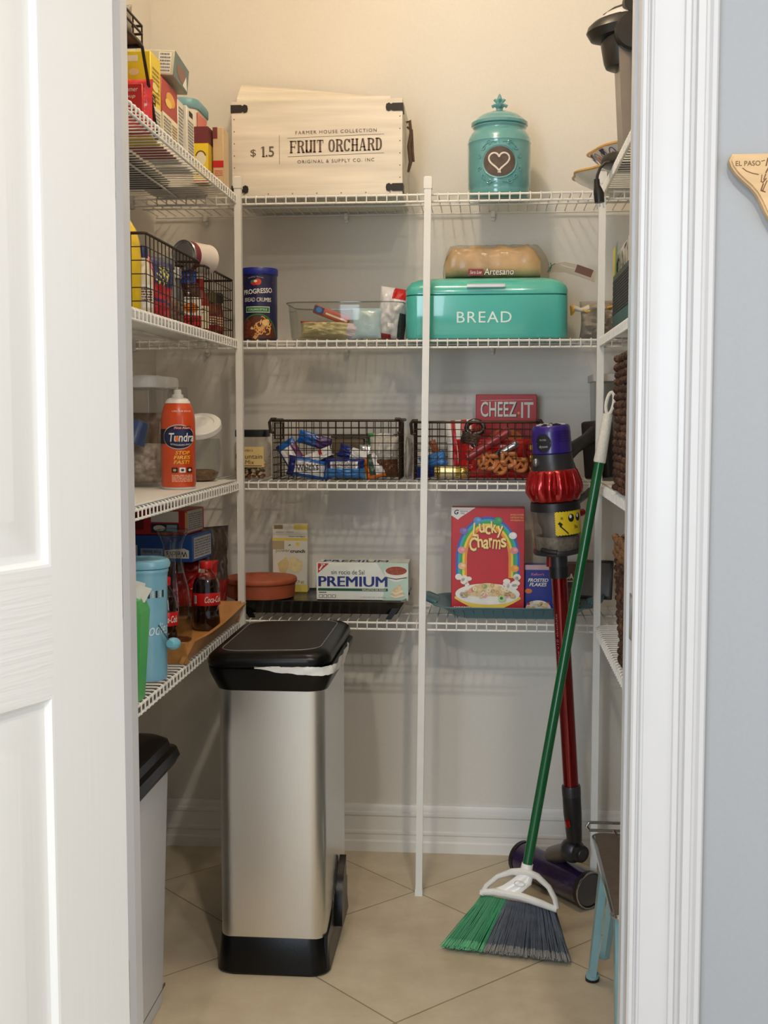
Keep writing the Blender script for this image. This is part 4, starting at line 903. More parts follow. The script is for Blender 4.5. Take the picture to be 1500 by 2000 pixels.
b = MB(); b.tube([(.022*math.cos(a), .017*math.sin(a)*1.0, 0) for a in [2*PI*k/26 for k in range(26)]], .0068, mat((40, 22, 22), .25, coat=.6), 12, True, up=(0, 0, 1)); b.build('ring', t)
b = MB(); b.tube([(-.012, -.012, 0), (-.008, -.034, 0), (.002, -.052, .002)], [.010, .011, .008], mat((56, 26, 24), .25, coat=.5), 12, up=(0, 0, 1)); b.sphere((.004, -.004, .0), .010, mat((130, 34, 36), .4)); b.build('stem', t)
pack('snack_pack', 'torn dark grey and brown pack tucked beside the popcorn bag', .05, .03, .03, lambda u, v: mat((90, 72, 60), .3, var=.3) if u > .3 else mat((50, 44, 42), .3), (x0-.020, y0-.035, zz+.088), (0, math.radians(15), 0), 35)
pack('snack_pack', 'light blue twisted pack at the left of the right wire basket', .07, .038, .03, lambda u, v: SKY, (x0-.105, y0-.03, zz+.026), (0, math.radians(-18), 0), 36)
pack('snack_pack', 'dark blue pack lying at the bottom left corner of the right wire basket', .06, .030, .04, lambda u, v: DBP, (x0-.125, y0-.035, zz), (0, 0, .2), 37)
t = thing('candy_roll', 'shiny gold wrapped candy roll lying at the front of the right wire basket', 'candy', (x0-.065, y0-.048, zz+.017), (0, math.radians(1), 0))
b = MB(); b.tube([(-.044, 0, 0), (-.042, 0, 0), (-.030, 0, .0), (-.026, 0, 0), (.018, 0, 0), (.022, 0, 0), (.030, 0, 0), (.044, 0, 0), (.047, 0, .004)], [.005, .014, .016, .0135, .0135, .0155, .0165, .012, .006], GOLD, 18, up=(0, 0, 1)); b.build('foil', t)
b = MB(); b.tube([(-.034, 0, 0), (.012, 0, 0)], .0142, mat((240, 226, 170), .3, .4), 18, up=(0, 0, 1)); b.build('paper_band', t)
pack('snack_twist', 'small orange and brown twist standing in the left of the right wire basket', .018, .055, .010, lambda u, v: mat((160, 92, 60), .4), (x0-.098, y0+.005, zz+.045), (0, math.radians(-20), 0), 38)
pack('snack_pack', 'yellow edged dark red pouch at the right end of the right wire basket', .05, .10, .05, lambda u, v: YEL if u > .75 and int(v*7) % 2 else mat((140, 24, 22), .3, coat=.4), (x0+.130, y0+.01, zz), (0, 0, -.2), 39)
# clear container in the right corner of the third shelf
t = thing('storage_container', 'tall clear plastic storage container in the right corner of the third back shelf', 'container', (.345, 3.215, Z2))
b = MB(); b.rings([rrect(.145-.02*(1-z/.27), .20, .025, 5, z=z) for z in (.001, .006, .255)], clear((214, 216, 212), .45, .15), cap=True); b.build('container_body', t)
b = MB(); b.rings([rrect(.155, .21, .03, 5, z=z) for z in (.252, .254, .268, .27)], mat((206, 206, 202), .4)); b.build('lid', t)

# --- lowest back shelf
t = thing('griddle_tray', 'wide black serving tray with angled feet on the lowest back shelf', 'tray', (-.428, 3.175, Z3))
b = MB(); TB = mat((22, 20, 20), .25, var=.1)
b.rings([[(sx*w/2, sy*d/2, z) for sx, sy in ((1, 1), (-1, 1), (-1, -1), (1, -1))] for w, d, z in ((.395, .205, .012), (.40, .21, .014), (.438, .235, .045), (.442, .238, .046), (.440, .236, .047), (.428, .226, .044), (.41, .215, .040))], TB)
b.build('tray_body', t)
for sx in (-1, 1):
    for sy in (-1, 1):
        b = MB(); b.prism([(sx*.170, 0), (sx*.185, 0), (sx*.2165, .044), (sx*.196, .044)][::sx], sy*.105-.006, sy*.105+.006, BLACKP); b.build('foot', t)
b = MB()
for sx in (-1, 1): b.tube([(sx*.212, -.05, .044), (sx*.224, -.045, .058), (sx*.224, .045, .058), (sx*.212, .05, .044)], .005, BLACKP, 8)
b.build('end_handle', t)
zt = Z3+.0405
t = thing('tortilla_warmer', 'round terracotta tortilla warmer at the left of the black serving tray', 'tortilla warmer', (-.6005, 3.165, zt))
TR_ = mat((164, 82, 52), .6, var=.06, scale=60)
b = MB(); b.lathe([(.084, 0), (.090, .003), (.0925, .040), (.0925, .043)], TR_, 48); b.build('base', t)
b = MB(); b.lathe([(.0955, .040), (.0965, .042), (.0965, .050), (.094, .0535), (.070, .0565), (.036, .0580), (.032, .0570), (.030, .0572), (.026, .0620), (.022, .0630), (.014, .0625), (.008, .0605)], TR_, 48); b.build('lid', t)
t = carton('bar_box', 'tall white and yellow power crunch box behind the terracotta warmer', .097, .036, .186, (-.5365, 3.275, zt), 0, mat((226, 222, 208), .5))
pr = front(.097, .036, .186); YE2 = mat((226, 204, 96), .5); WF = mat((220, 200, 140), .5, var=.1, scale=80)
pr.rect(0, 0, 1, .11, YE2); pr.rect(0, .76, 1, .80, YE2); pr.rect(.62, .92, 1, 1, YE2); pr.rect(.05, .93, .30, .99, mat((150, 130, 92), .5)); pr.rect(0, .63, .34, .755, mat((180, 160, 120), .5), 1)
pr.txt('power', .30, .60, .050, GREY, 2, w=.40); pr.txt('crunch', .72, .605, .050, INK, 2, w=.42, bold=.03); pr.txt('power crunch', .36, .885, .03, GREY, 2, w=.5); pr.txt('lemon meringue', .70, .82, .028, INK, 2, w=.46, shear=.25)
pr.poly([(.14, .42), (.40, .52), (.50, .40), (.36, .27), (.20, .30)], WF, 2); pr.poly([(.50, .50), (.60, .53), (.86, .45), (.84, .33), (.62, .28), (.46, .34)], mat((230, 214, 160), .5, var=.1, scale=80), 3)
pr.ell(.72, .71, .085, .045, CREAM, 2); pr.ell(.72, .71, .05, .026, YE2, 3); pr.poly([(.45, .68), (.5, .71), (.53, .69)], GREEN, 2); pr.txt('13g', .75, .15, .05, mat((170, 150, 70), .5), 2, w=.3); pr.fine(.05, .03, .2, .07, 2, GREY, 2); pr.build('printed_front', t)
t = carton('cracker_box', 'white PREMIUM cracker box with blue letters lying on the black serving tray', .242, .100, .098, (-.3235, 3.168, zt+.0005), 0, mat((226, 230, 222), .5))
pr = front(.242, .100, .098); PB = mat((22, 40, 120), .5); PG_ = mat((24, 84, 50), .5)
pr.poly([(.72, 0), (1, 0), (1, 1), (.66, 1), (.76, .6)], mat((186, 210, 196), .5, var=.08, scale=8)); pr.poly([(.02, .98), (.14, .98), (.02, .72)], RED, 2); pr.line([(.035, .80), (.075, .95)], .004, PAPER, 3); pr.line([(.055, .95), (.095, .95)], .003, PAPER, 3)
pr.txt('sin rocio de Sal', .345, .75, .12, INK, 2, w=.36); pr.txt('PREMIUM', .40, .50, .27, PB, 3, w=.74, bold=.09); pr.rect(.02, .245, .78, .315, PG_, 2); pr.txt('GALLETAS DE SODA', .63, .28, .045, PAPER, 4, w=.26, bold=.02)
for k in range(4): pr.rect(.03+k*.048, .06, .07+k*.048, .14, INK, 2); pr.rect(.035+k*.048, .07, .065+k*.048, .13, PAPER, 3)
pr.fine(.03, .18, .12, .22, 1, INK, 2); pr.txt('12 PKG NET WT 1 LB (453g)', .62, .075, .04, GREY, 2, w=.27)
pr.ell(.87, .76, .13, .17, PAPER, 3, 22); pr.ell(.87, .80, .115, .115, mat((150, 66, 40), .5, var=.4, scale=170), 4, 22); pr.strips([(.745+.25*i/16, .66-.16*math.sin(PI*i/16), .74) for i in range(17)], PAPER, 2); pr.line([(.76, .62), (.87, .575), (.985, .62)], .002, PG_, 4)
for k in range(4): pr.poly([(.80+k*.008, .12+k*.05), (.86, .06+k*.05), (.97-k*.01, .14+k*.05), (.88+.01*k, .24+k*.065)], mat((226, 200, 156), .5, var=.15, scale=120) if k % 2 else mat((240, 226, 196), .5), 4+k)
pr.build('printed_front', t)
pr = top(.242, .100, .0985); pr.txt('PREMIUM', .42, .35, .35, PB, 2, w=.70, bold=.012); pr.build('printed_top', t)
# teal tray and cereal boxes
t = thing('serving_tray', 'teal ribbed plastic serving tray under the cereal boxes on the lowest back shelf', 'tray', (.070, 3.195, Z3))
TT = mat((88, 128, 140), .35, var=.04)
b = MB(); R = []
for w, d, z in ((.300, .20, .001), (.315, .21, .004), (.37, .235, .026), (.40, .25, .030), (.415, .262, .032), (.415, .262, .034), (.395, .248, .033), (.365, .230, .029), (.31, .205, .007), (.29, .19, .006)): R.append(rrect(w, d, .05, 6, z=z))
b.rings(R, TT); b.build('tray_body', t)
b = MB()
for i in range(13): x = -.15+.025*i; b.tube([(x, -.100, .0025), (x, -.109, .012), (x*1.03, -.1165, .024)], .0012, mat((64, 98, 112), .4), 5)
b.build('ribs', t)
for sx in (-1, 1):
    b = MB(); b.rings([[(sx*(.195+.0*k), y*(1-.25*k), .031+.006*k), (sx*(.203+.028*k), y*(1-.35*k), .033+.018*k)] for k, y in ((0, -.05), (1, -.05), (1, .05), (0, .05))], TT, cap=False, closed=False)
    b.T = None; b.tube([(sx*.200, -.055, .032), (sx*.226, -.045, .043), (sx*.233, 0, .047), (sx*.226, .045, .043), (sx*.200, .055, .032)], [.006, .0075, .008, .0075, .006], TT, 10); b.build('handle', t)
zt = Z3+.0075
t = carton('cereal_box', 'large red Lucky Charms cereal box on the teal tray', .190, .062, .277, (.0040, 3.165, zt), -.015, mat((192, 26, 34), .4, coat=.2))
pr = front(.190, .062, .277)
pr.poly([(.0, 1), (.33, 1), (.12, .905), (.09, .885), (0, .925)], PAPER); pr.txt('G', .07, .957, .045, NAVY, 2, bold=.03, shear=.2); pr.txt('General', .17, .965, .016, NAVY, 2); pr.txt('Mills', .155, .945, .016, NAVY, 2)
for k, txt in enumerate(('NATURALLY FLAVORED', 'SWEETENED OAT CEREAL', 'WITH MARSHMALLOWS')): pr.txt(txt, .895, .935-k*.026, .015, mat((240, 200, 100), .5), 2, w=.18)
for k, m in enumerate(((70, 100, 190), (60, 170, 190), (70, 170, 90), (236, 212, 80), (236, 150, 60))):
    o = .030*k; wd = .0062; s = 1-o*.0
    P_ = [(.5+(.42-o)*math.cos(a), .52+(.385-o*.72)*math.sin(a)) for a in [PI*i/30 for i in range(31)]]
    P_ = [(P_[0][0], .34-.0*k), (P_[0][0], .44)]+P_+[(P_[-1][0], .44), (P_[-1][0], .34)]
    pr.line(P_, wd, mat(m, .5), 1+k)
LK = mat((246, 226, 150), .45); LO = mat((150, 70, 24), .5)
def wobble(s, cx, cy, hgt, span, l, m, bold):
    n = len(s)
    wds = [.6 if c in 'lr' else 1.35 if c in 'mC' else 1 for c in s]; tot = sum(wds); x = cx-span/2
    for i, c in enumerate(s):
        wch = span*wds[i]/tot
        hh = hgt*(1.25 if c in 'LC' else 1.1 if c in 'hky' else .85)
        pr.txt(c, x+wch/2, cy+(.012 if i % 2 else -.003)+(-.018 if c == 'y' else .012 if c in 'hk' else 0), hh, m, l, w=wch*.94, bold=bold, rot=.08*(1 if i % 2 else -1)); x += wch
wobble('Lucky', .505, .790, .104, .42, 7, LO, .05); wobble('Lucky', .50, .796, .102, .41, 9, LK, .02)
wobble('Charms', .505, .655, .108, .52, 7, LO, .05); wobble('Charms', .50, .661, .106, .51, 9, LK, .02)
chm = [(.36, .88, (90, 150, 210)), (.64, .88, (70, 160, 100)), (.17, .78, (130, 110, 180)), (.84, .74, (236, 236, 232)), (.145, .60, (226, 150, 160)), (.86, .60, (226, 140, 150)), (.15, .45, (230, 190, 150)), (.87, .43, (236, 160, 70))]
for cu, cv, m in chm: pr.ell(cu, cv, .055, .033, mat(m, .5), 8); pr.ell(cu+.012, cv+.006, .025, .014, mat(tuple(min(255, x+22) for x in m), .5), 9)
SPL = mat((236, 232, 226), .5); q = random.Random(11)
for sx in (-1, 1):
    for k in range(9): pr.ell(.5+sx*(.32+q.uniform(-.07, .08)), .28+q.uniform(-.04, .07), q.uniform(.03, .055), q.uniform(.02, .035), SPL, 6+k % 3)
pr.strips([(.05+.90*i/24, .14-.115*math.sin(PI*i/24), .16+.03*math.sin(PI*i/24)) for i in range(25)], mat((240, 206, 84), .45), 5)
pr.ell(.5, .185, .44, .100, SPL, 6, 26); pr.strips([(.12+.76*i/24, .165, .185+.105*math.sin(PI*i/24)) for i in range(25)], mat((226, 202, 156), .5, var=.2, scale=90), 7)
ct = [(226, 200, 150), (222, 190, 140), (240, 226, 196), (206, 170, 116)]; mt = [(120, 180, 110), (236, 160, 170), (240, 200, 90), (150, 160, 210), (230, 120, 90)]
for k in range(46):
    u = q.uniform(.14, .86); v = .165+q.random()*.115*math.sin(PI*(u-.1)/.8)
    if k % 6 == 0: pr.ell(u, v, .036, .022, mat(q.choice(mt), .5), 9+k % 3)
    else: pr.arc(u, v, .021, .0145, 0, 2*PI, .0032, mat(q.choice(ct), .5), 9+k % 4, 10)
pr.ell(.70, .145, .055, .032, mat((186, 212, 150), .5), 13); pr.ell(.69, .15, .022, .014, GREEN, 14)
pr.txt('SABORES', .15, .052, .028, PAPER, 8, w=.22, bold=.03); pr.fine(.04, .012, .36, .03, 1, mat((240, 190, 160), .5), 8); pr.fine(.66, .012, .96, .03, 1, mat((240, 190, 160), .5), 8)
pr.build('printed_front', t, angle=80)
t = carton('cereal_box', 'small blue Frosted Flakes box beside the large red cereal box', .078, .045, .127, (.1395, 3.170, zt+.0002), 0, mat((26, 44, 140), .4, coat=.2))
pr = front(.078, .045, .127); pr.rect(0, .90, 1, 1, mat((206, 170, 176), .5)); pr.txt("Kellogg's", .42, .80, .07, mat((220, 120, 140), .5), 2, w=.44, shear=.25, bold=.02); pr.txt('FROSTED', .44, .685, .075, PAPER, 2, w=.68, bold=.03, shear=.25); pr.txt('FLAKES', .44, .595, .075, PAPER, 2, w=.58, bold=.03, shear=.25)
pr.ell(.45, .10, .42, .17, SPL, 2); q = random.Random(5)
for k in range(22): pr.ell(.45+q.uniform(-.34, .34), .12+q.uniform(-.05, .11), .06, .024, mat(q.choice([(226, 180, 110), (236, 200, 140), (200, 60, 60), (240, 228, 200)]), .5), 3+k % 4)
pr.ell(.12, .46, .12, .05, ORANGE, 2); pr.build('printed_front', t)
t = carton('cocoa_box', 'dark brown box behind the vacuum tube on the teal tray', .085, .055, .120, (.205, 3.262, zt), 0, mat((92, 50, 38), .5))
pr = front(.085, .055, .120); pr.txt('COCOA', .45, .72, .13, CREAM, 2, w=.75, bold=.02); pr.rect(.2, .60, .9, .625, CREAM); pr.rect(0, 0, 1, .48, mat((128, 84, 60), .5)); pr.build('printed_front', t)
b = MB()
for k in range(7): b.lathe([(.030+.0003*k, .012+k*.011), (.0345, .0205+k*.011), (.0350, .022+k*.011)], clear((214, 216, 214), .45), 28, cap=False)
b.lathe([(.026, .001), (.031, .014)], clear((214, 216, 214), .45), 28)
b.build('cup_stack', loc=(.2155, 3.160, zt), label='stack of clear plastic cups behind the vacuum tube on the teal tray', cat='cups')
t = thing('picture_frame', 'dark framed tablet-like picture leaning at the right end of the teal tray', 'frame', (.285, 3.215, Z3+.034), (math.radians(-14), 0, -.25))
b = MB(); b.rbox((0, 0, .055), .095, .012, .105, .003, mat((30, 22, 20), .3)); b.build('frame_body', t); p_ = front(.095, .012, .105, .0025); p_.rect(.08, .08, .92, .92, mat((92, 88, 84), .2, coat=.5)); p_.build('picture', t)

# ================================================================== LEFT SHELVES
Z0, Z1, Z2, Z3 = [z+.0004 for z in ZT]
def edge_y(px, X, py=250): return at(px, py, X=X).y
def span(px0, px1, X): return edge_y(px0, X), edge_y(px1, X)
# --- topmost left shelf
t = thing('baking_tray', 'dark flat baking tray lying at the back of the topmost left shelf', 'tray', (-.845, 2.52, Z0))
b = MB(); b.rings([rrect(.148+e, .88+e, .02, 4, z=z) for e, z in ((-.012, 0), (0, .010), (.006, .011), (-.008, .009), (-.016, .002))], mat((48, 40, 40), .5, .4)); b.build('tray_body', t)
ZZ = Z0
def lbox(label, pxa, pxb, X, w, h, m, name='food_box', cat='box', z=Z0, py=250, dz=0):
    """carton whose right face (+X) shows between two photo columns"""
    ya, yb = span(pxa, pxb, X)
    t = carton(name, label, w, yb-ya, h, (X-w/2, (ya+yb)/2, z+dz), 0, m)
    return t, (w, yb-ya, h)
YBOX = mat((226, 196, 30), .45)
X = -.672
t, dm = lbox('large yellow box with pink lettering patch behind the brown wire rack, topmost left shelf', 296, 315, X, .085, .170, YBOX)
p_ = front(*dm); p_.rect(.15, .88, .7, .95, CREAM); p_.line([(0, .60), (1, .60)], .003, mat((190, 160, 20), .5)); p_.line([(0, .52), (1, .52)], .003, mat((190, 160, 20), .5)); p_.ell(.6, .76, .12, .04, mat((236, 200, 150), .5)); p_.build('printed_front', t)
p_ = right(*dm); p_.fine(.15, .45, .85, .85, 8, mat((150, 124, 20), .5), 1); p_.rect(0, 0, 1, .40, CREAM); p_.ell(.4, .62, .3, .05, mat((226, 206, 120), .5), 2); p_.fine(.1, .05, .9, .36, 8, GREY, 2, 4); p_.build('printed_side', t)
t, dm2 = lbox('tall red and gold snack box with cream nutrition panel, under the tilted green box', 317, 347, X, .075, .142, mat((168, 40, 34), .45))
p_ = right(*dm2); p_.rect(.0, .0, 1, .52, CREAM); p_.ell(.55, .78, .28, .10, mat((226, 160, 60), .5), 1); p_.ell(.4, .70, .2, .06, mat((236, 200, 90), .5), 2); p_.fine(.08, .05, .55, .48, 9, GREY, 2); p_.fine(.62, .10, .95, .45, 8, mat((150, 120, 90), .5), 2, 3); p_.build('printed_side', t)
p_ = front(*dm2); p_.rect(0, 0, 1, .5, CREAM); p_.rect(.3, .25, .7, .45, mat((110, 80, 130), .5), 2); p_.build('printed_front', t)
ya = edge_y(328, X); t = carton('food_box', 'grey green box lying tilted on top of the red and gold snack box', .085, .120, .052, (X-.030, ya+.060, Z0+.154), (math.radians(-5), math.radians(4), 0), mat((196, 196, 176), .5))
p_ = right(.085, .120, .052); p_.rect(0, 0, 1, 1, mat((92, 112, 108), .5)); p_.ell(.5, .45, .32, .28, mat((130, 90, 80), .5), 2); p_.poly([(.62, .1), (.82, .62), (.95, .1)], PAPER, 3); p_.build('printed_side', t)
p_ = front(.085, .120, .052); p_.rect(.60, .08, .92, .92, PAPER); p_.fine(.64, .1, .9, .9, 6, GREY, 2); p_.build('printed_front', t)
t, dm3 = lbox('slim white box with small print beside the red and gold snack box', 348, 358, X, .07, .131, mat((224, 222, 210), .5))
p_ = front(*dm3); p_.rect(.72, .80, .95, .90, mat((90, 100, 70), .5)); p_.fine(.7, .2, .98, .75, 10, GREY, 2); p_.build('printed_front', t)
p_ = right(*dm3); p_.fine(.1, .1, .9, .9, 14, GREY, 1); p_.build('printed_side', t)
t, dm4 = lbox('white and brown patterned box in the middle of the topmost left shelf', 365, 379, X, .075, .136, mat((226, 222, 208), .5))
p_ = front(*dm4); p_.rect(.45, .78, .9, .92, BROWN); p_.rect(.5, .62, .9, .70, mat((190, 120, 70), .5)); p_.rect(.5, .36, .85, .46, mat((50, 70, 60), .5)); p_.build('printed_front', t)
p_ = right(*dm4); p_.rect(.3, .86, .8, .95, INK); p_.fine(.15, .1, .9, .8, 14, GREY, 1); p_.build('printed_side', t)
ya, yb = span(386, 413, -.70)
t = thing('plastic_tub', 'white and pink tub with teal lid at the back of the topmost left shelf', 'tub', (-.775, (ya+yb)/2, Z0))
d = yb-ya; b = MB(); b.rings([rrect(.14, d, .03, 5, z=z) for z in (0, .004, .192)], mat((228, 220, 210), .45)); b.build('tub_body', t)
b = MB(); b.rings([rrect(.14+e, d+e, .034, 5, z=z) for e, z in ((.006, .187), (.008, .190), (.008, .205), (.002, .211), (-.02, .212))], mat((110, 156, 168), .4)); b.build('lid', t)
p_ = right(.14, d, .190); p_.poly([(.12, .15), (.12, .95), (.80, .95), (.35, .3), (.3, .15)], mat((226, 130, 120), .5)); p_.build('printed_side', t); p_ = front(.14, d, .190); p_.txt('&', .62, .72, .2, RED, 1, bold=.03); p_.build('printed_front', t)
ya = edge_y(404, X)
t = carton('cocoa_box', 'yellow and maroon hot chocolate box near the far end of the topmost left shelf', .036, .050, .130, (X-.010, ya+.002, Z0), 0, mat((206, 170, 40), .45))
p_ = front(.036, .050, .130); p_.rect(0, .70, 1, 1, mat((110, 40, 44), .5)); p_.rect(0, 0, 1, .70, YEL, 1); p_.ell(.5, .42, .36, .13, CREAM, 2); p_.arc(.5, .44, .34, .12, .3, PI-.3, .003, BROWN, 3); p_.txt('12', .2, .17, .07, INK, 3); p_.rect(0, 0, 1, .05, RED, 2); p_.build('printed_front', t)
p_ = right(.036, .050, .130); p_.rect(0, .70, 1, 1, mat((90, 34, 40), .5)); p_.build('printed_side', t)
t = carton('food_box', 'tan and red box standing at the far end of the topmost left shelf', .026, .060, .136, (X+.024, ya+.042, Z0), 0, mat((206, 180, 140), .5))
p_ = front(.026, .060, .136); p_.rect(0, .80, .45, 1, mat((120, 50, 50), .5)); p_.rect(0, .30, 1, .42, RED); p_.fine(.15, .15, .9, .26, 3, mat((190, 90, 80), .5), 1); p_.build('printed_front', t)
# two-tier wire rack at the frame edge
ry0, ry1 = 2.04, edge_y(280, -.665)
t = thing('wire_rack', 'brown two-tier wire rack holding red boxes at the near end of the topmost left shelf', 'rack', (-.765, (ry0+ry1)/2, Z0))
d = ry1-ry0; b = MB(); ut = at(268, 97, X=-.68).z-Z0; tp = at(278, 52, X=-.665).z-Z0
for x in (-.10, .10): b.tube([(x, -d/2-.02, .001), (x, -d/2, ut), (x, d/2, ut), (x, d/2+.105, .001)], .0032, BRONZE, 7)
for y, z in ((-d/2, ut), (d/2, ut)): b.tube([(-.10, y, z), (.10, y, z)], .0032, BRONZE, 7)
b.tube([(-.10, d/2+.105, .004), (.10, d/2+.105, .004)], .003, BRONZE, 7); b.tube([(-.10, -d/2-.02, .004), (.10, -d/2-.02, .004)], .003, BRONZE, 7)
for x in (-.10, .10): b.tube([(x, -d/2-.02, .004), (x, d/2+.105, .004)], .003, BRONZE, 7)
b.build('rack_frame', t)
b = MB()
for z in (ut+.004, (ut+tp)/2+.004, tp): b.tube([(-.10, -d/2, z), (.10, -d/2, z), (.10, d/2, z), (-.10, d/2, z)], .0026, BRONZE, 6, True)
for y in [-d/2+d*i/5 for i in range(6)]: b.tube([(.10, y, ut), (.10, y, tp)], .0018, BRONZE, 5); b.tube([(-.10, y, ut), (-.10, y, tp)], .0018, BRONZE, 5)
for x in (-.05, 0, .05): b.tube([(x, d/2, ut), (x, d/2, tp)], .0018, BRONZE, 5)
b.build('upper_basket', t)
b = MB(); b.box(-.098, -d/2+.003, ut+.004, .098, d/2-.003, ut+.008, mat((96, 86, 78), .5)); b.build('tray_sheet', t)
b = MB(); b.lathe([(.030, 0), (.031, .004), (.031, .07), (.020, .095), (.013, .11), (.013, .125)], mat((196, 186, 168), .4), 24); b.build('spice_jar', loc=(-.715, ry1-.10, Z0+ut+.0085), label='pale tapered jar standing in the upper tier of the brown wire rack', cat='jar')
b = MB(); b.bag(.05, .06, .03, lambda u, v: mat((140, 128, 112), .5), 6); b.build('packet', loc=(-.700, ry1-.03, Z0+ut+.0085), label='small grey brown packet at the end of the upper tier of the brown wire rack', cat='packet')
for i, (px, lb, dx) in enumerate(((291, 'nearer red tea box on the lower tier of the brown wire rack', 0), (305, 'farther red tea box on the lower tier of the brown wire rack', 0))):
    yb_ = edge_y(px, -.672); dd = .042
    t = carton('tea_box', lb, .07, dd, .086, (-.672-.035, yb_-dd/2, Z0+.004), 0, mat((196, 40, 38), .45))
    p_ = front(.07, dd, .086); p_.txt('summer', .62, .86, .07, CREAM, 1, w=.5, shear=.2); p_.txt('soup', .62, .70, .08, CREAM, 1, w=.35, shear=.2); p_.build('printed_front', t)
    p_ = right(.07, dd, .086); p_.fine(.2, .3, .8, .95, 8, mat((226, 140, 130), .5), 1); p_.build('printed_side', t)
pack('soup_packet', 'bright red packet with white script at the near end of the brown wire rack', .085, .10, .025, lambda u, v: mat((206, 34, 40), .35, coat=.3), (-.70, edge_y(262, -.70)-.01, Z0+.004), (0, 0, 0), 3, 'packet', lambda p: p.txt('Knorr', .6, .45, .28, PAPER, 3, w=.6, shear=.3, bold=.02))

# --- second left shelf: two wire baskets
y0, y1 = edge_y(285, -.655, 500), edge_y(389, -.655, 560); H1 = .155
wire_basket('nearer brown wire basket with red snack bag on the second left shelf', .235, y1-y0, H1, (-.655-.1175, (y0+y1)/2, Z1), 0, 8, 6, 15, handles=False)
y2, y3 = edge_y(398, -.655, 560), edge_y(457, -.655, 600)-.02; H2 = .152
wire_basket('farther brown wire basket of red sauce bottles on the second left shelf', .235, y3-y2, H2, (-.655-.1175, (y2+y3)/2, Z1), 0, 8, 6, 12, handles=False)
def bottle(name, label, loc, r, h, m, capm, cat='bottle', neck=.45, sq=0, cap_h=.022, lab=None, rot=0):
    t = thing(name, label, cat, loc, rot)
    b = MB(); b.lathe([(r*.9, 0), (r, .004), (r, h*.58), (r*.92, h*.66), (r*neck, h*.80), (r*neck*.95, h-cap_h)], m, 28, sq=sq); b.build('bottle_body', t)
    b = MB(); b.lathe([(r*neck*1.12, h-cap_h-.002), (r*neck*1.12, h-.003), (r*neck, h)], capm, 20); b.build('cap', t)
    if lab:
        p_ = cylf(r*1.005, h*.46, h*.08, .5); lab(p_); p_.build('printed_label', t)
    return t
# mustard bottle standing just outside the near end
t = thing('yellow_bottle', 'tall yellow rounded bottle in the near end of the nearer left wire basket', 'bottle', (at(238, 500, Y=y0+.046).x, y0+.046, Z1+.004))
b = MB(); b.lathe([(.034, 0), (.038, .005), (.039, .11), (.037, .14), (.030, .165), (.019, .182), (.010, .187)], mat((232, 196, 40), .35, coat=.2), 32, sx=.95); b.build('bottle_body', t)
bottle('sauce_bottle', 'cream squeeze bottle with dark blue cap just inside the nearer wire basket', (at(279, 520, Y=y0+.110).x, y0+.110, Z1+.004), .020, .142, mat((226, 216, 190), .4), NAVY, lab=lambda p: (p.rect(.2, .1, .8, .8, PAPER, 1), p.fine(.25, .3, .75, .7, 5, BROWN, 2)))
SN = mat((196, 44, 60), .3, coat=.4); SNB = mat((34, 46, 110), .3, coat=.4); LIME = mat((216, 216, 110), .4)
b = MB(); b.bag(.125, .128, .045, lambda u, v: (LIME if abs((u-.55)-(v-.72)*.6) < .16 and .52 < v < .86 and int((u+v)*16) % 2 else SNB) if v > .55 and u > .25 else (SNB if .26 < v < .34 and u > .2 else (mat((226, 120, 130), .3, coat=.4) if v > .75 else SN)), 41, 22, 22, .16)
sb = b.build('snack_bag', loc=(-.692, y0+.165, Z1+.004), rot=(0, math.radians(6), math.radians(70)), label='red and navy snack bag with green stripes in the nearer wire basket', cat='bag')
GB_ = mat((150, 150, 152), .25, .2, var=.12, coat=.4)
bottle('grey_jar', 'grey clear-topped jar beside the snack bag in the nearer wire basket', (-.700, y0+.270, Z1+.004), .034, .140, GB_, GREY, 'jar', .8)
bottle('grey_jar', 'dark grey jar leaning on the far end of the nearer wire basket', (-.705, y0+.350, Z1+.004), .032, .128, mat((96, 94, 96), .3, .2, var=.15, coat=.4), LGREY, 'jar', .8)
bottle('grey_jar', 'pale silver jar at the rear of the nearer wire basket', (-.795, y0+.26, Z1+.004), .036, .142, mat((176, 176, 178), .3, .2, coat=.3), GREY, 'jar', .8)
pack('snack_bag', 'dull brown crumpled bag at the bottom of the nearer wire basket', .09, .05, .03, lambda u, v: mat((120, 96, 80), .4, var=.3), (-.672, y0+.280, Z1+.004), (0, 0, math.radians(88)), 43, 'bag')
# can lying on its side on the basket rims
t = thing('food_can', 'white and maroon can lying on its side on top of the left wire baskets', 'can', tuple(at(382, 503, Y=2.82)), (0, math.radians(8), math.radians(-24)))
b = MB(); b.T = Matrix.Rotation(PI/2, 4, 'X') @ Matrix.Translation((0, 0, -.045)); b.lathe([(.0345, 0), (.0352, .002), (.0345, .005), (.0345, .085), (.0352, .088), (.0345, .090)], mat((222, 212, 206), .4), 36); b.build('can_body', t)
b = MB(); b.T = Matrix.Rotation(PI/2, 4, 'X') @ Matrix.Translation((0, 0, .0445)); b.lathe([(.0356, -.003), (.0360, .0), (.0345, .0022), (.0325, .0005), (.028, .0005), (.027, .0012), (.016, .0006), (.001, .0006)], mat((150, 148, 150), .3, .8), 36); b.build('can_end', t)
b = MB(); b.T = Matrix.Rotation(PI/2, 4, 'X'); b.lathe([(.0347, .022), (.0347, .040)], mat((120, 36, 52), .45), 36, cap=False); b.build('maroon_band', t)
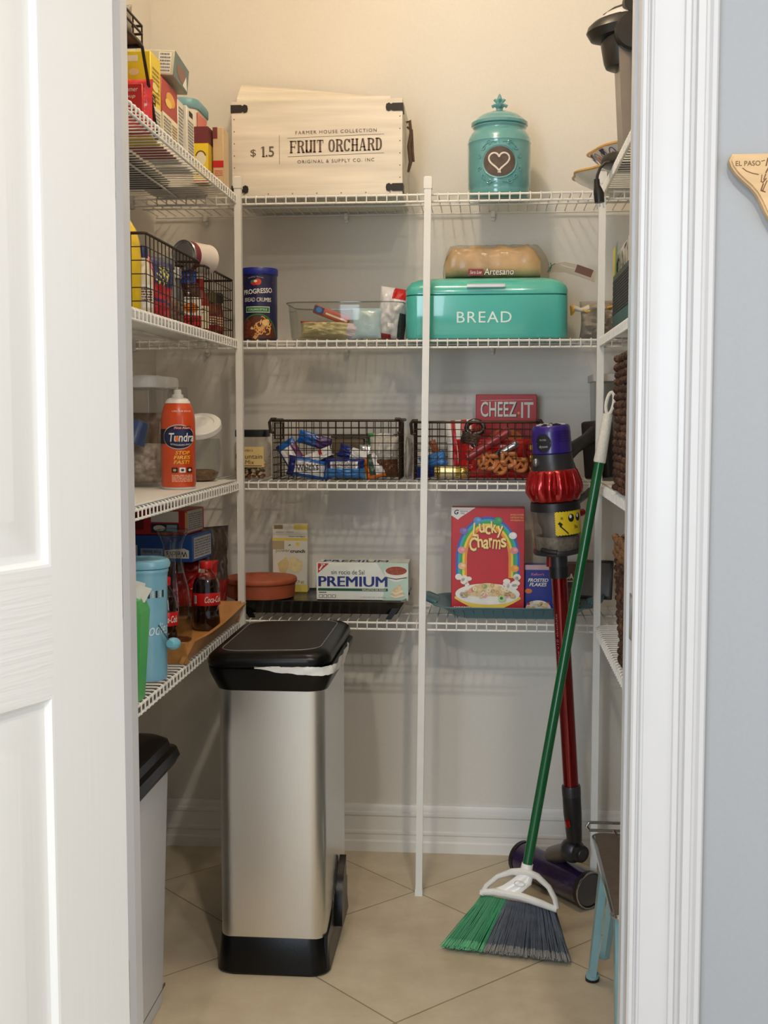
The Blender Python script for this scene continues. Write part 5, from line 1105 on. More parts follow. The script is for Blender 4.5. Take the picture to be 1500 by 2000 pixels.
# second basket contents
SA = mat((150, 30, 26), .25, coat=.4); DSA = mat((66, 26, 22), .25, coat=.4)
bottle('sauce_bottle', 'red sauce bottle with blue cap at the near end of the farther wire basket', (-.700, y2+.030, Z1+.004), .030, .142, DSA, mat((50, 90, 190), .4), neck=.6, cap_h=.034, lab=lambda p: (p.rect(.1, 0, .9, 1.0, PAPER, 1), p.rect(.1, .0, .9, .36, RED, 2), p.ell(.5, .62, .2, .18, ORANGE, 2)))
bottle('sauce_bottle', 'slim red hot sauce bottle with white label in the farther wire basket', (-.690, y2+.098, Z1+.004), .024, .128, SA, RED, lab=lambda p: (p.rect(.1, .0, .9, .9, CREAM, 1), p.txt('HOT', .5, .7, .2, RED, 2)))
bottle('sauce_bottle', 'dark jar with olive lid in the middle of the farther wire basket', (-.690, y2+.160, Z1+.004), .029, .100, mat((120, 50, 30), .3, coat=.3), mat((86, 76, 46), .4), 'jar', .9, lab=lambda p: (p.rect(.1, .1, .9, .9, DRED, 1), p.fine(.2, .3, .8, .8, 4, CREAM, 2)))
bottle('sauce_bottle', 'brown jar with dark lid at the far end of the farther wire basket', (-.690, y2+.232, Z1+.004), .028, .108, mat((104, 40, 26), .3, coat=.3), INK, 'jar', .9, lab=lambda p: (p.rect(.1, .1, .9, .9, mat((160, 60, 40), .5), 1), p.fine(.2, .3, .8, .8, 4, CREAM, 2)))
ya = y2+.075; t = carton('snack_box', 'thin red box standing behind the hot sauce bottles in the farther wire basket', .012, .10, .135, (-.738, ya+.03, Z1+.004), 0, mat((178, 32, 30), .4)); p_ = right(.012, .10, .135); p_.rect(.1, .5, .9, .7, CREAM); p_.txt('sos', .5, .8, .12, CREAM, 1); p_.build('printed_side', t)
pack('snack_bag', 'yellow and red packet low in the farther wire basket', .10, .07, .03, lambda u, v: YEL if v < .6 else RED, (-.740, y2+.16, Z1+.004), (0, 0, PI/2), 46, 'packet')

# --- third left shelf (on its liner)
ZL3 = Z2+.0045
t = thing('canister_container', 'tall clear rectangular container with grey white lid on the third left shelf', 'container', (-.800, 2.735, ZL3))
w, d, h = .130, .215, .225
b = MB(); b.rings([rrect(w-.01, d-.01, .022, 5, z=.001), rrect(w, d, .026, 5, z=.006), rrect(w, d, .026, 5, z=h)], clear((228, 228, 228), .3), cap=True); b.build('container_body', t)
b = MB(); b.rings([rrect(w+e, d+e, .030, 5, z=z) for e, z in ((-.004, h-.004), (.010, h-.002), (.012, h+.004), (.012, h+.020), (.006, h+.024), (-.03, h+.0245))], mat((206, 206, 208), .4)); b.build('lid', t)
b = MB(); BS = mat((70, 96, 150), .3, coat=.3); b.lathe([(.004, 0), (.020, .004), (.026, .05), (.028, .055)], BS, 18); b.tube([(.024, 0, .05), (.045, 0, .062), (.06, 0, .075)], .006, BS, 8)
b.build('scoop', loc=(-.775, 2.665, ZL3+.150), rot=(0, math.radians(-160), .4), label='blue plastic scoop inside the tall clear container', cat='scoop')
pack('oat_packet', 'crinkled white and grey packet at the bottom of the tall clear container', .11, .09, .06, lambda u, v: mat((190, 178, 164), .4, var=.35, scale=50), (-.795, 2.700, ZL3+.007), (0, 0, .3), 51, 'packet')
pack('tea_packet', 'tan packet standing at the rear of the tall clear container', .10, .16, .04, lambda u, v: mat((150, 128, 108), .4, var=.25), (-.800, 2.775, ZL3+.007), (0, 0, -.2), 52, 'packet')
# orange extinguishing spray
yt = at(348, 954, Z=ZL3).y+.003; c = at(348, 850, Y=yt)
t = thing('fire_spray_can', 'orange Tundra fire extinguishing spray can with clear cap on the third left shelf', 'spray can', (c.x, yt, ZL3), .0)
r = .0375; OR = mat((206, 72, 22), .3, coat=.4); hh = .185
prof = [(r*.94, 0), (r*.97, .002), (r*.96, .005), (r, .008), (r, .145), (r*.985, .155), (r*.93, .168), (r*.84, .179), (r*.74, .187)]
b = MB(); b.lathe(prof, OR, 44); b.lathe([(r*.95, -.0002), (r*.985, .0), (r*.985, .0035), (r*.95, .0045)], LGREY, 44); b.build('can_body', t)
b = MB(); b.lathe([(r*.745, .1865), (r*.70, .191), (r*.56, .197), (r*.42, .199)], mat((226, 224, 220), .35), 32); b.build('shoulder', t)
b = MB(); b.lathe([(.0125, .198), (.0125, .205), (.0085, .207), (.0085, .214), (.0075, .217)], WHITE, 18); b.build('nozzle', t)
b = MB(); b.lathe([(.0215, .197), (.0225, .199), (.0215, .219), (.0200, .2215), (.001, .222)], clear((235, 235, 232), .35), 28, cap=False); b.build('clear_cap', t)
pr = cylf(r, .18, .005, .30); BB = mat((16, 18, 40), .4); OY = mat((240, 190, 60), .45)
pr.rect(-.2, .52, .5, .70, INK, 1); pr.ell(.50, .605, .315, .150, LGREY, 2, 30); pr.ell(.50, .605, .30, .138, BB, 4, 30); pr.ell(.50, .605, .26, .11, mat((24, 36, 84), .4), 5, 24)
pr.rect(.40, .695, .72, .735, DRED, 6); pr.txt('First Alert', .56, .715, .026, PAPER, 7, w=.28, shear=.2)
pr.txt('Tundra', .55, .60, .105, PAPER, 9, w=.46, shear=.15, bold=.015); pr.ell(.46, .585, .03, .035, ORANGE, 11); pr.txt('EXTINGUISHING SPRAY', .53, .52, .020, PAPER, 7, w=.36, bend=-.012)
for k, s in enumerate(('STOP', 'FIRES', 'FAST!')): pr.txt(s, .565-.01*k, .415-k*.057, .044, OY, 5, w=(.27, .31, .29)[k], bold=.02, shear=.2)
for k, m in enumerate((INK, PAPER, INK)): pr.rect(.36+k*.14, .175, .47+k*.14, .235, m, 4); pr.ell(.415+k*.14, .205, .03, .016, (TAN, mat((60, 50, 90), .5), PAPER)[k], 5)
pr.fine(.36, .06, .76, .15, 5, mat((240, 180, 150), .5), 3); pr.txt('USE 3-8 EDGE', .56, .915, .018, PAPER, 3, w=.36); pr.build('printed_label', t)
# round jar
c = at(390, 900, Y=2.93)
t = thing('glass_jar', 'round glass jar with white lid behind the orange spray can', 'jar', (c.x, 2.93, ZL3))
r = .050; b = MB(); b.lathe([(.032, .001), (.040, .004), (.047, .02), (.0525, .05), (.053, .075), (.052, .090), (.049, .104)], clear((222, 226, 222), .35), 36, cap=False); b.build('glass_body', t)
b = MB(); b.lathe([(.001, .0015), (.036, .002), (.043, .012), (.046, .022), (.03, .028), (.001, .026)], mat((130, 96, 66), .7, var=.4, scale=160, bump=.6), 28); b.build('oats', t)
b = MB(); b.T = Matrix.Translation((.008, -.016, .006)) @ Matrix.Rotation(math.radians(30), 4, 'X') @ Matrix.Translation((0, .055, -.012)); b.lathe([(.050, .120), (.0525, .122), (.0525, .134), (.050, .137), (.036, .1385), (.034, .1365), (.022, .1365), (.020, .138), (.006, .1375)], WHITE, 36); lj = b.build('lid', t); lj.rotation_euler = (math.radians(0), 0, 0)

# --- lowest left shelf
ZT4 = Z3
t = thing('wooden_tray', 'light wooden serving tray with raised sides on the lowest left shelf', 'tray', (-.735, 2.730, ZT4))
WOOD = mat((186, 132, 74), .45, var=.16, scale=6, stretch=(9, 1, 9), bump=.08)
w, d = .262, .585
b = MB(); b.box(-w/2+.03, -d/2+.03, 0, w/2-.03, d/2-.03, .008, WOOD); b.build('tray_base', t)
b = MB()
def tr_side(pts): b.prism(pts, 0, 1, WOOD)
ins, out, H = .028, 0, .044
def quadwall(p0, p1, n, hs):
    N = len(hs); R = []
    p0, p1, n = Vector(p0), Vector(p1), Vector(n)
    for i, hgt in enumerate(hs):
        f = i/(N-1); a = p0.lerp(p1, f); k = hgt/.044
        R.append([a-n*.030+Vector((0, 0, 0)), a-n*.038+Vector((0, 0, .004)), a-n*(.030-.022*k+.008)+Vector((0, 0, hgt)), a-n*(.030-.024*k)+Vector((0, 0, hgt))])
    b.rings(R, WOOD)
wave = [.050, .046, .040, .036, .034, .034, .036, .040, .046, .050]
flat_ = [.050]*4
quadwall((w/2, -d/2+.02, 0), (w/2, d/2-.02, 0), (1, 0, 0), wave); quadwall((-w/2, d/2-.02, 0), (-w/2, -d/2+.02, 0), (-1, 0, 0), wave)
quadwall((-w/2+.02, -d/2, 0), (w/2-.02, -d/2, 0), (0, -1, 0), flat_); quadwall((w/2-.02, d/2, 0), (-w/2+.02, d/2, 0), (0, 1, 0), flat_); b.build('tray_sides', t)
zt = ZT4+.0085
def coke(label, X, Y, s=1, az=.5):
    t = thing('cola_bottle', label, 'bottle', (X, Y, zt), az, 'cola bottles on the wooden tray')
    b = MB(); CO = mat((26, 10, 8), .08, coat=.8, spec=.7)
    b.lathe([(.020*s, .003), (.027*s, 0), (.0315*s, .006), (.0325*s, .020), (.0305*s, .045), (.0295*s, .055), (.0322*s, .062), (.0330*s, .092), (.0325*s, .100), (.0310*s, .112), (.0265*s, .124)], CO, 36)
    b.build('cola', t)
    b = MB(); b.lathe([(.0267*s, .1235), (.0215*s, .134), (.0145*s, .142), (.0130*s, .146), (.0130*s, .150)], clear((206, 186, 172), .45), 32, cap=False); nk = b.build('bottle_neck', t)
    b = MB(); b.lathe([(.0148*s, .148), (.0152*s, .149), (.0152*s, .163), (.0135*s, .1655)], mat((206, 34, 30), .4), 28, lobe=lambda a, z: 1+.015*math.cos(28*a)); b.build('cap', t)
    b = MB(); b.lathe([(.0333*s, .0615), (.0337*s, .063), (.0337*s, .090), (.0333*s, .0915)], mat((206, 22, 26), .35, coat=.3), 36, cap=False); lb = b.build('label_band', t)
    p_ = cylf(.0339*s, .03, .0615, 0); p_.txt('Coca-Cola', .58, .5, .50, PAPER, 2, w=.44, shear=.35, bold=.01); p_.rect(.08, .18, .16, .82, PAPER); p_.fine(.09, .2, .15, .8, 6, INK, 2); p_.build('lettering', lb)
    return t
yc = at(404, 1229, Z=zt).y; cx = at(403, 1160, Y=yc).x; coke('larger looking cola bottle near the far end of the wooden tray', cx, yc, 1.0, .55)
cx2 = at(322, 1200, Y=2.545).x; coke('cola bottle at the near end of the wooden tray beside the glass carafe', cx2, 2.545, .86, .35)
yk = 2.685; cx = at(338, 1130, Y=yk).x
t = thing('glass_carafe', 'tall empty glass carafe with flared mouth on the wooden tray', 'carafe', (cx, yk, zt))
CG = clear((228, 230, 228), .55)
b = MB(); prof = [(.030, .001), (.040, .003), (.0425, .015), (.0425, .060), (.0405, .095), (.035, .125), (.0265, .155), (.0205, .180), (.0195, .200), (.0225, .222), (.029, .240), (.0345, .250), (.0355, .254)]
b.lathe(prof, CG, 40, cap=False); b.build('glass_body', t)
b = MB(); b.tube([(.0352*math.cos(a), .0352*math.sin(a), .2545) for a in [2*PI*k/36 for k in range(36)]], .0016, clear((200, 206, 204), .6), 8, True); b.tube([(.0322*math.cos(a), .0322*math.sin(a), .244) for a in [2*PI*k/36 for k in range(36)]], .0011, clear((200, 206, 204), .6), 6, True); b.build('mouth_rim', t)
b = MB(); b.lathe([(.0405, .0015), (.041, .004), (.030, .006), (.001, .007)], clear((214, 218, 214), .5), 36); b.build('thick_base', t)
# stacked boxes behind, on the wall side of the shelf
yb0 = 2.815
t = carton('snack_box', 'dark bag-like snack box at the bottom of the stack behind the cola bottle', .125, .20, .100, (-.840, 2.98, ZT4+.052), 0, mat((40, 34, 34), .4))
p_ = front(.125, .20, .100); p_.txt('CRUNCH', .6, .62, .22, mat((150, 150, 146), .5), 1, w=.7, bold=.02, rot=.2); p_.rect(0, 0, 1, .25, DRED); p_.build('printed_front', t); p_ = right(.125, .20, .100); p_.txt('MIX', .5, .6, .30, mat((150, 150, 146), .5), 1, w=.5, bold=.02, rot=.3); p_.build('printed_side', t)
pack('chip_bag', 'shiny red chip bag standing behind the cola bottle by the left wall', .15, .115, .05, lambda u, v: mat((190, 28, 28), .25, coat=.5) if v < .75 else (PAPER if int(u*9) % 3 == 0 else mat((170, 26, 26), .3)), (-.745, 2.955, ZT4+.045), (math.radians(-5), 0, .25), 61, 'bag')
pack('chip_bag', 'dark brown glossy snack bag beside the red chip bag', .10, .22, .05, lambda u, v: mat((72, 58, 50), .2, coat=.6, var=.3) if v > .4 else mat((150, 30, 28), .3, coat=.4), (-.702, 3.018, ZT4+.022), (math.radians(3), 0, .9), 62, 'bag')
t = carton('snack_box', 'blue fruit snack box with upside-down lettering under the red box', .205, .150, .064, (-.800, 2.925, ZT4+.170), -.10, mat((30, 84, 160), .4))
p_ = front(.205, .150, .064); p_.rect(.02, .05, .32, .62, PAPER); p_.fine(.04, .1, .3, .6, 5, GREY, 2); p_.poly([(.66, .14), (.96, .14), (.96, .44), (.90, .52), (.66, .44)], PAPER, 1); p_.txt("Welch's", .81, .30, .22, INK, 2, w=.26, rot=PI, bold=.02); p_.rect(.36, .2, .64, .5, mat((150, 170, 200), .5), 1); p_.txt('Fruit Snacks', .5, .36, .14, INK, 2, w=.22, rot=PI); p_.build('printed_front', t)
p_ = right(.205, .150, .064); p_.rect(.08, .10, .92, .90, mat((196, 200, 206), .5)); p_.fine(.12, .15, .88, .85, 7, GREY, 2); p_.build('printed_side', t)
t = carton('snack_box', 'red and white snack box on top of the blue fruit snack box', .190, .140, .060, (-.812, 2.925, ZT4+.2345), -.10, mat((186, 30, 34), .4))
p_ = front(.190, .140, .060); p_.rect(.55, .52, .92, .96, PAPER); p_.rect(.55, .10, .92, .46, mat((30, 40, 60), .5)); p_.ell(.66, .28, .08, .12, PAPER, 2); p_.rect(.76, .14, .90, .42, mat((140, 180, 200), .5), 2); p_.rect(.2, .2, .45, .8, mat((110, 20, 24), .5)); p_.build('printed_front', t)
p_ = right(.190, .140, .060); p_.rect(.12, .08, .92, .95, mat((206, 200, 190), .5)); p_.fine(.18, .15, .88, .85, 8, GREY, 2); p_.rect(.02, .1, .1, .9, mat((226, 180, 60), .5)); p_.build('printed_side', t)
t = carton('snack_box', 'black and gold box seen between the light blue bucket and the carafe', .10, .12, .165, (-.872, 2.72, ZT4+.009), 0, mat((30, 28, 34), .4)); p_ = front(.10, .12, .165); p_.rect(.1, .58, .95, .84, mat((150, 110, 50), .5)); p_.fine(.15, .6, .9, .82, 3, INK, 2); p_.rect(.1, .2, .95, .5, DRED); p_.build('printed_front', t)
# light blue lidded bucket and green gift box
cb_ = at(283, 1200, Y=2.33)
t = thing('enamel_bucket', 'light blue lidded tin bucket with side grip handle on the lowest left shelf', 'bucket', (cb_.x-.002, 2.33, ZT4))
LB = mat((126, 182, 206), .3, coat=.4); r = .0475
b = MB(); b.lathe([(r*.93, 0), (r*.94, .003), (r*1.0, .205), (r*1.02, .212), (r*1.045, .214), (r*1.045, .219), (r*1.02, .221)], LB, 40); b.build('bucket_body', t)
b = MB(); b.lathe([(r*1.0, .221), (r*1.10, .223), (r*1.13, .230), (r*1.08, .237), (r*.98, .240), (r*.93, .2375), (r*.5, .236), (.001, .236)], LB, 40); b.build('lid', t)
p_ = cylf(r*.985, .20, .0, .55, rf=lambda bb: r*(.94+.06*bb/.2)+.0004)
for k in range(8): p_.rect(.30+k*.055, .83, .33+k*.055, .90, INK if k % 2 else LGREY, 1)
p_.txt('goodies', .56, .50, .16, mat((220, 236, 242), .5), 2, w=.52, shear=.3); p_.build('lettering', t)
b = MB(); a0 = (r+.002)*1.0
hp_ = [(r*.80, -r*.62, .112), (r*1.02, -r*.72, .098), (r*1.22, -r*.62, .082), (r*1.36, -r*.40, .070)]
b.tube(hp_, .0012, mat((70, 84, 92), .4, .5), 6); bl = b.build('bail_wire', t)
b = MB(); p0, p1 = Vector((r*1.28, -r*.75, .076)), Vector((r*1.40, r*.05, .070)); ln = [p0.lerp(p1, k/6) for k in range(7)]
b.tube(ln, [.007, .0105, .0120, .0125, .0120, .0105, .007], mat((120, 190, 214), .35, coat=.4), 18); b.build('grip', t)
c = at(277, 1270, Y=2.145)
t = thing('gift_box', 'tall green gift box with white tissue beside the left door jamb', 'gift box', (c.x-.026, 2.145, ZT4))
GG = mat((76, 168, 92), .45); b = MB()
b.rings([[(x*s, y*s, z) for x, y in ((.034, .03), (-.034, .03), (-.034, -.03), (.034, -.03))] for s, z in ((.72, 0), (1.0, .165), (.98, .166), (.80, .186), (.62, .190))], GG); b.build('box_body', t)
b = MB(); q = random.Random(4)
for k in range(7):
    a = k*.9; x, y = .020*math.cos(a), .014*math.sin(a)
    b.add([(x-.012, y, .180), (x+.012, y+.004, .180), (x+.020*math.cos(a)+.004, y+.010, .205+.008*(k % 3)), (x+.004, y-.006, .214+.006*(k % 2)), (x-.014, y+.002, .200)], [(0, 1, 2, 3, 4)], PAPER, False)
b.build('tissue_paper', t)

# ================================================================== RIGHT SHELVES
# coffee maker
t = thing('coffee_maker', 'grey and black pod coffee maker with overhanging head on the topmost right shelf', 'coffee maker', (.312, 2.78, Z0))
GC = mat((140, 132, 124), .35, .5, var=.04); BC = mat((34, 31, 30), .35)
loc = lambda px, py, Y=2.78: Vector(at(px, py, Y=Y))-Vector((.312, 2.78, Z0))
b = MB(); b.lathe([(.062, 0), (.068, .003), (.068, .012), (.064, .022), (.050, .026), (.030, .027)], BC, 36, (.005, 0)); b.build('drip_base', t)
b = MB()
top_z = loc(1205, 135).z
xl0, xl1 = loc(1213, 300).x, loc(1203, 135).x; xr = loc(1226, 200).x
b.prism([(xl0, .022), (xr+.012, .022), (xr+.004, top_z+.05), (xl1, top_z+.05)], -.045, .055, GC); b.build('column', t)
b = MB(); b.prism([(xr+.006, .020), (.15, .020), (.15, top_z+.10), (xr-.002, top_z+.10)], -.058, .060, mat((104, 96, 92), .35, .4)); b.build('water_tank', t)
b = MB(); c0 = loc(1206, 88); rr = .052; zb, zt_ = loc(1206, 137).z, loc(1206, 75).z
b.lathe([(rr*.55, zb), (rr*.72, zb+.004), (rr*.80, zb+.014), (rr*.92, zt_-.02), (rr*.96, zt_)], BC, 36, (c0.x+.012, 0)); b.build('brew_funnel', t)
b = MB(); z1 = loc(1200, 60).z; R = []
for f, z in ((.55, z1-.020), (.92, z1-.012), (1.05, z1+.004), (1.0, z1+.016), (.86, z1+.026)): R.append([(c0.x+.010+.075*f*math.cos(a), .060*f*math.sin(a), z+.010*math.cos(a)) for a in [2*PI*k/36 for k in range(36)]])
b.rings(R, BC); b.build('head_rim', t)
b = MB(); R = []
for f, z in ((.90, z1+.020), (.92, z1+.026), (.70, z1+.042), (.30, z1+.050)): R.append([(c0.x+.016+.075*f*math.cos(a), .058*f*math.sin(a), z+.012*math.cos(a)) for a in [2*PI*k/36 for k in range(36)]])
b.rings(R, mat((226, 226, 226), .25, .25)); b.build('silver_dome', t)
b = MB(); p0, p1, p2 = loc(1178, 38), loc(1200, 28), loc(1222, 24); b.tube([p0+Vector((0, -.02, 0)), p1+Vector((0, -.02, .002)), p2+Vector((0, -.02, .002))], [.005, .008, .012], BC, 12); b.build('lever', t)
b = MB(); b.T = Matrix.Translation(loc(1233, 75)+Vector((0, -.055, 0))) @ Matrix.Rotation(PI/2, 4, 'X'); b.lathe([(.040, -.02), (.043, -.01), (.043, .004), (.038, .010), (.01, .012)], BC, 30); b.build('side_hub', t)
b = MB(); b.T = Matrix.Translation(loc(1232, 20)+Vector((0, -.045, 0))) @ Matrix.Rotation(PI/2, 4, 'X'); b.lathe([(.022, -.01), (.024, 0), (.020, .012)], BC, 24); b.build('hinge_knob', t)
# cord and plug
t = thing('power_cord', 'black coffee maker cord with three-prong plug hanging in front of the topmost right shelf', 'power cord', (0, 0, 0))
b = MB(); CB = mat((40, 28, 24), .45); yc = 2.74; P_ = [at(x, y, Y=yc) for x, y in ((1196, 316), (1182, 318), (1172, 328), (1167, 342), (1165, 356))]
b.tube(P_, .0034, CB, 10); b.build('cable', t)
b = MB(); P_ = [at(x, y, Y=yc) for x, y in ((1165.5, 350), (1166, 362), (1168, 372), (1169.5, 378), (1171, 396))]; b.tube(P_, [.0060, .0066, .0100, .0115, .0108], BLACK, 14); pg = b.build('plug', t)
for x0_, x1_, l_ in ((1164.5, 1166, 408), (1170.5, 1171.5, 404), (1177, 1179, 406)):
    b = MB(); b.tube([at(x0_, 394, Y=yc), at(x1_, l_, Y=yc)], .0016, CHROME, 8); b.build('prong', pg)
# bowls
def wavy_bowl(name, label, c, rot, prof, m, edge, n=60, lob=10, amp=.05, cat='bowl', pr=None):
    t = thing(name, label, cat, c, rot)
    b = MB(); b.lathe(prof, m, n, lobe=lambda a, z: 1+amp*math.cos(lob*a)*max(0, z/prof[-1][1])**1.5); b.build('bowl_body', t)
    b = MB(); r, z = prof[-1]; b.tube([((r*(1+amp*math.cos(lob*a)))*math.cos(a), (r*(1+amp*math.cos(lob*a)))*math.sin(a), z) for a in [2*PI*k/90 for k in range(90)]], .0032, edge, 6, True); b.build('painted_rim', t)
    return t
CER = mat((226, 222, 212), .2, coat=.5); RIMY = mat((206, 160, 84), .35)
c = at(1205, 345, Y=3.08)
t = wavy_bowl('serving_bowl', 'white scalloped serving bowl with yellow rim at the corner of the topmost right shelf', (.352, 3.135, Z0), 0, [(.045, 0), (.060, .003), (.075, .010), (.125, .036), (.140, .050)], CER, RIMY, lob=9, amp=.03)
wavy_bowl('painted_bowl', 'painted white bowl with scalloped orange rim stacked in the white serving bowl', (.365, 3.10, Z0+.046), (math.radians(0), math.radians(-9), 0), [(.050, 0), (.062, .004), (.088, .050), (.108, .066)], CER, RIMY, lob=8, amp=.03)
t = bpy.data.objects['painted_bowl']
p_ = Pr(lambda a, bb, l: ((.073+.030*bb/.05+l+.001)*math.cos(PI+a/.08-.9), (.073+.030*bb/.05+l+.001)*math.sin(PI+a/.08-.9), .022+bb*.75), .20, .055)
for k in range(9):
    u = (k+.5)/9; p_.arc(u, .12, .048, .75, 0, PI, .0022, mat((70, 74, 130), .4), 3); p_.poly([(u-.030, .95), (u+.030, .95), (u, .40)], mat((60, 50, 60), .4), 2) if k % 2 else p_.ell(u, .50, .022, .16, mat((190, 90, 60), .4), 2)
p_.build('painted_pattern', t)
# second right shelf: paper towels in a perforated bin
ya = 2.46
t = thing('metal_bin', 'dark perforated metal bin on the edge of the second right shelf', 'bin', (.380, 2.62, Z1))
DGM = mat((66, 72, 74), .4, .4)
b = MB(); w, d, h = .20, .30, .115
b.box(-w/2, -d/2, 0, w/2, d/2, .003, DGM)
for (p0, p1) in (((-w/2, -d/2), (-w/2, d/2)), ((-w/2, d/2), (w/2, d/2)), ((w/2, d/2), (w/2, -d/2)), ((w/2, -d/2), (-w/2, -d/2))):
    p0, p1 = Vector((*p0, 0)), Vector((*p1, 0)); L_ = (p1-p0).length; n = int(L_/.012); up = Vector((0, 0, 1)); dr = (p1-p0).normalized()
    def slab(z0, z1): b.rings([[p0+up*z0, p1+up*z0], [p0+up*z1, p1+up*z1]], DGM, False, False)
    for z0, z1 in ((.002, .028), (h-.012, h)): b.tube([p0+up*(z0+z1)/2, p1+up*(z0+z1)/2], (z1-z0)/2, DGM, 4, flat=1, up=(0, 0, 1)) if False else b.box(min(p0.x, p1.x)-.001, min(p0.y, p1.y)-.001, z0, max(p0.x, p1.x)+.001, max(p0.y, p1.y)+.001, z1, DGM)
    for i in range(-7, n+1):
        for s in (1, -1):
            a, c_ = i*.012, (i+6.2)*.012
            z0, z1 = .028, h-.012
            if a < 0: z0 += (0-a)/(c_-a)*(z1-z0); a_ = 0
            else: a_ = a
            e_ = min(c_, L_)
            if e_ <= a_: continue
            z1_ = .028+(h-.040)*(e_-a)/(c_-a)
            if s > 0: b.tube([p0+dr*a_+up*z0, p0+dr*e_+up*z1_], .0018, DGM, 4)
            else: b.tube([p0+dr*(L_-a_)+up*z0, p0+dr*(L_-e_)+up*z1_], .0018, DGM, 4)
b.build('bin_mesh', t)
t = thing('paper_towels', 'green and yellow wrapped pack of BOUNTY paper towels in the dark metal bin', 'paper towels', (.357, 2.735, Z1+.012), (math.radians(-3), 0, 0))
b = MB(); PT_ = mat((232, 230, 214), .3, coat=.3); R = []
w, d, h = .125, .36, .20
for k, (e, y) in enumerate(((-.03, -d/2), (0, -d/2+.015), (0, -d/6), (-.006, 0), (0, d/6), (0, d/2-.015), (-.03, d/2))): R.append([((w/2+e/2)*math.copysign(abs(math.cos(a))**.5, math.cos(a)), y, h/2+(h/2+e/2)*math.copysign(abs(math.sin(a))**.5, math.sin(a))) for a in [2*PI*j/28 for j in range(28)]])
b.rings(R, PT_); b.build('wrapped_rolls', t)
GY = mat((120, 160, 60), .4); p_ = Pr(lambda a, bb, l: (-w/2-.002-l, d/2-.015-a, bb), d-.03, h)
p_.poly([(0, .05), (.16, .05), (.22, .45), (.30, .95), (0, .95)], GY, 1); p_.poly([(.0, .5), (.10, .52), (.18, .95), (.0, .95)], mat((226, 206, 80), .4), 2); p_.line([(.14, .1), (.20, .5), (.30, .95)], .006, mat((60, 110, 150), .4), 3)
p_.txt('BOUNTY', .60, .62, .28, INK, 3, w=.70, bold=.03, rot=.06); p_.rect(.35, .2, .95, .4, mat((236, 190, 170), .4), 2); p_.build('printed_wrap', t)
pack('paper_bag', 'crumpled grey paper bag in the right corner of the second shelves', .12, .115, .07, lambda u, v: mat((150, 142, 132), .7, var=.12) if .18 > v or v > .26 else mat((136, 104, 80), .6), (.350, 3.005, Z1), (0, 0, -.9), 71, 'bag')
# third right shelf and lowest: woven baskets
WV = [mat((62, 36, 26), .55, var=.45, scale=70), mat((92, 58, 38), .55, var=.4, scale=70), mat((120, 84, 56), .55, var=.35, scale=70)]
def woven(label, x0, ya, yb, z, h, seed, flare=.0, paler=False):
    w = .25; t = thing('woven_basket', label, 'basket', (x0+w/2, (ya+yb)/2, z), 0, 'chunky brown woven baskets'); q = random.Random(seed); d = yb-ya
    rows_ = int(h/.0155)
    parts = [MB(), MB(), MB()]
    core = MB(); core.rings([rrect((w-.022)*(1-flare*(1-f)), (d-.022)*(1-flare*(1-f)), .03, 4, z=.004+f*(h-.008)) for f in (0, .5, 1)], WV[0], cap=False); core.rings([rrect((w-.03)*(1-flare), (d-.03)*(1-flare), .03, 4, z=zz_) for zz_ in (.002, .006)], WV[0])
    core.build('basket_wall', t)
    for r_ in range(rows_):
        f = r_/max(1, rows_-1); s_ = 1-flare*(1-f); W_, D_ = (w-.012)*s_, (d-.012)*s_; per = 2*(W_+D_); n = int(per/.021)
        for k in range(n):
            u = ((k+.5*(r_ % 2))/n)*per
            if u < D_: p, tn = (-W_/2, D_/2-u), (0, -1)
            elif u < D_+W_: p, tn = (-W_/2+u-D_, -D_/2), (1, 0)
            elif u < 2*D_+W_: p, tn = (W_/2, -D_/2+u-D_-W_), (0, 1)
            else: p, tn = (W_/2-(u-2*D_-W_), D_/2), (-1, 0)
            c = Vector((p[0]+q.uniform(-.002, .002), p[1]+q.uniform(-.002, .002), .008+f*(h-.016)+q.uniform(-.002, .002))); tn = Vector((tn[0], tn[1], q.uniform(-.5, .5))).normalized()
            m = 2 if (paler and f > .85) else q.choice((0, 0, 0, 1))
            parts[m].tube([c-tn*.0105, c-tn*.005, c+tn*.005, c+tn*.0105], [.003, .0078, .0078, .003], WV[m], 7)
    for nm, pt in zip(('dark_weave', 'brown_weave', 'pale_weave'), parts):
        if pt.v: pt.build(nm, t, kind='stuff')
    return t
woven('chunky dark brown woven basket on the third right shelf', .2690, 2.02, 2.62, ZL3, .285, 3)
woven('chunky brown woven basket with pale rim on the lowest right shelf', .2690, 2.0, 2.60, Z3-.0, .270, 4, .10, True)
t = thing('upright_dish', 'white plastic ring-like dish standing upright beside the lower woven basket', 'dish', (.335, 2.855, Z3))
b = MB(); b.T = Matrix.Translation((0, 0, .052)) @ Matrix.Rotation(math.radians(90), 4, 'Y') @ Matrix.Rotation(math.radians(8), 4, 'X'); b.lathe([(.030, -.004), (.042, .0), (.051, .012), (.052, .014), (.049, .014), (.040, .004), (.03, 0)], mat((216, 218, 220), .35), 40); b.build('dish_body', t)

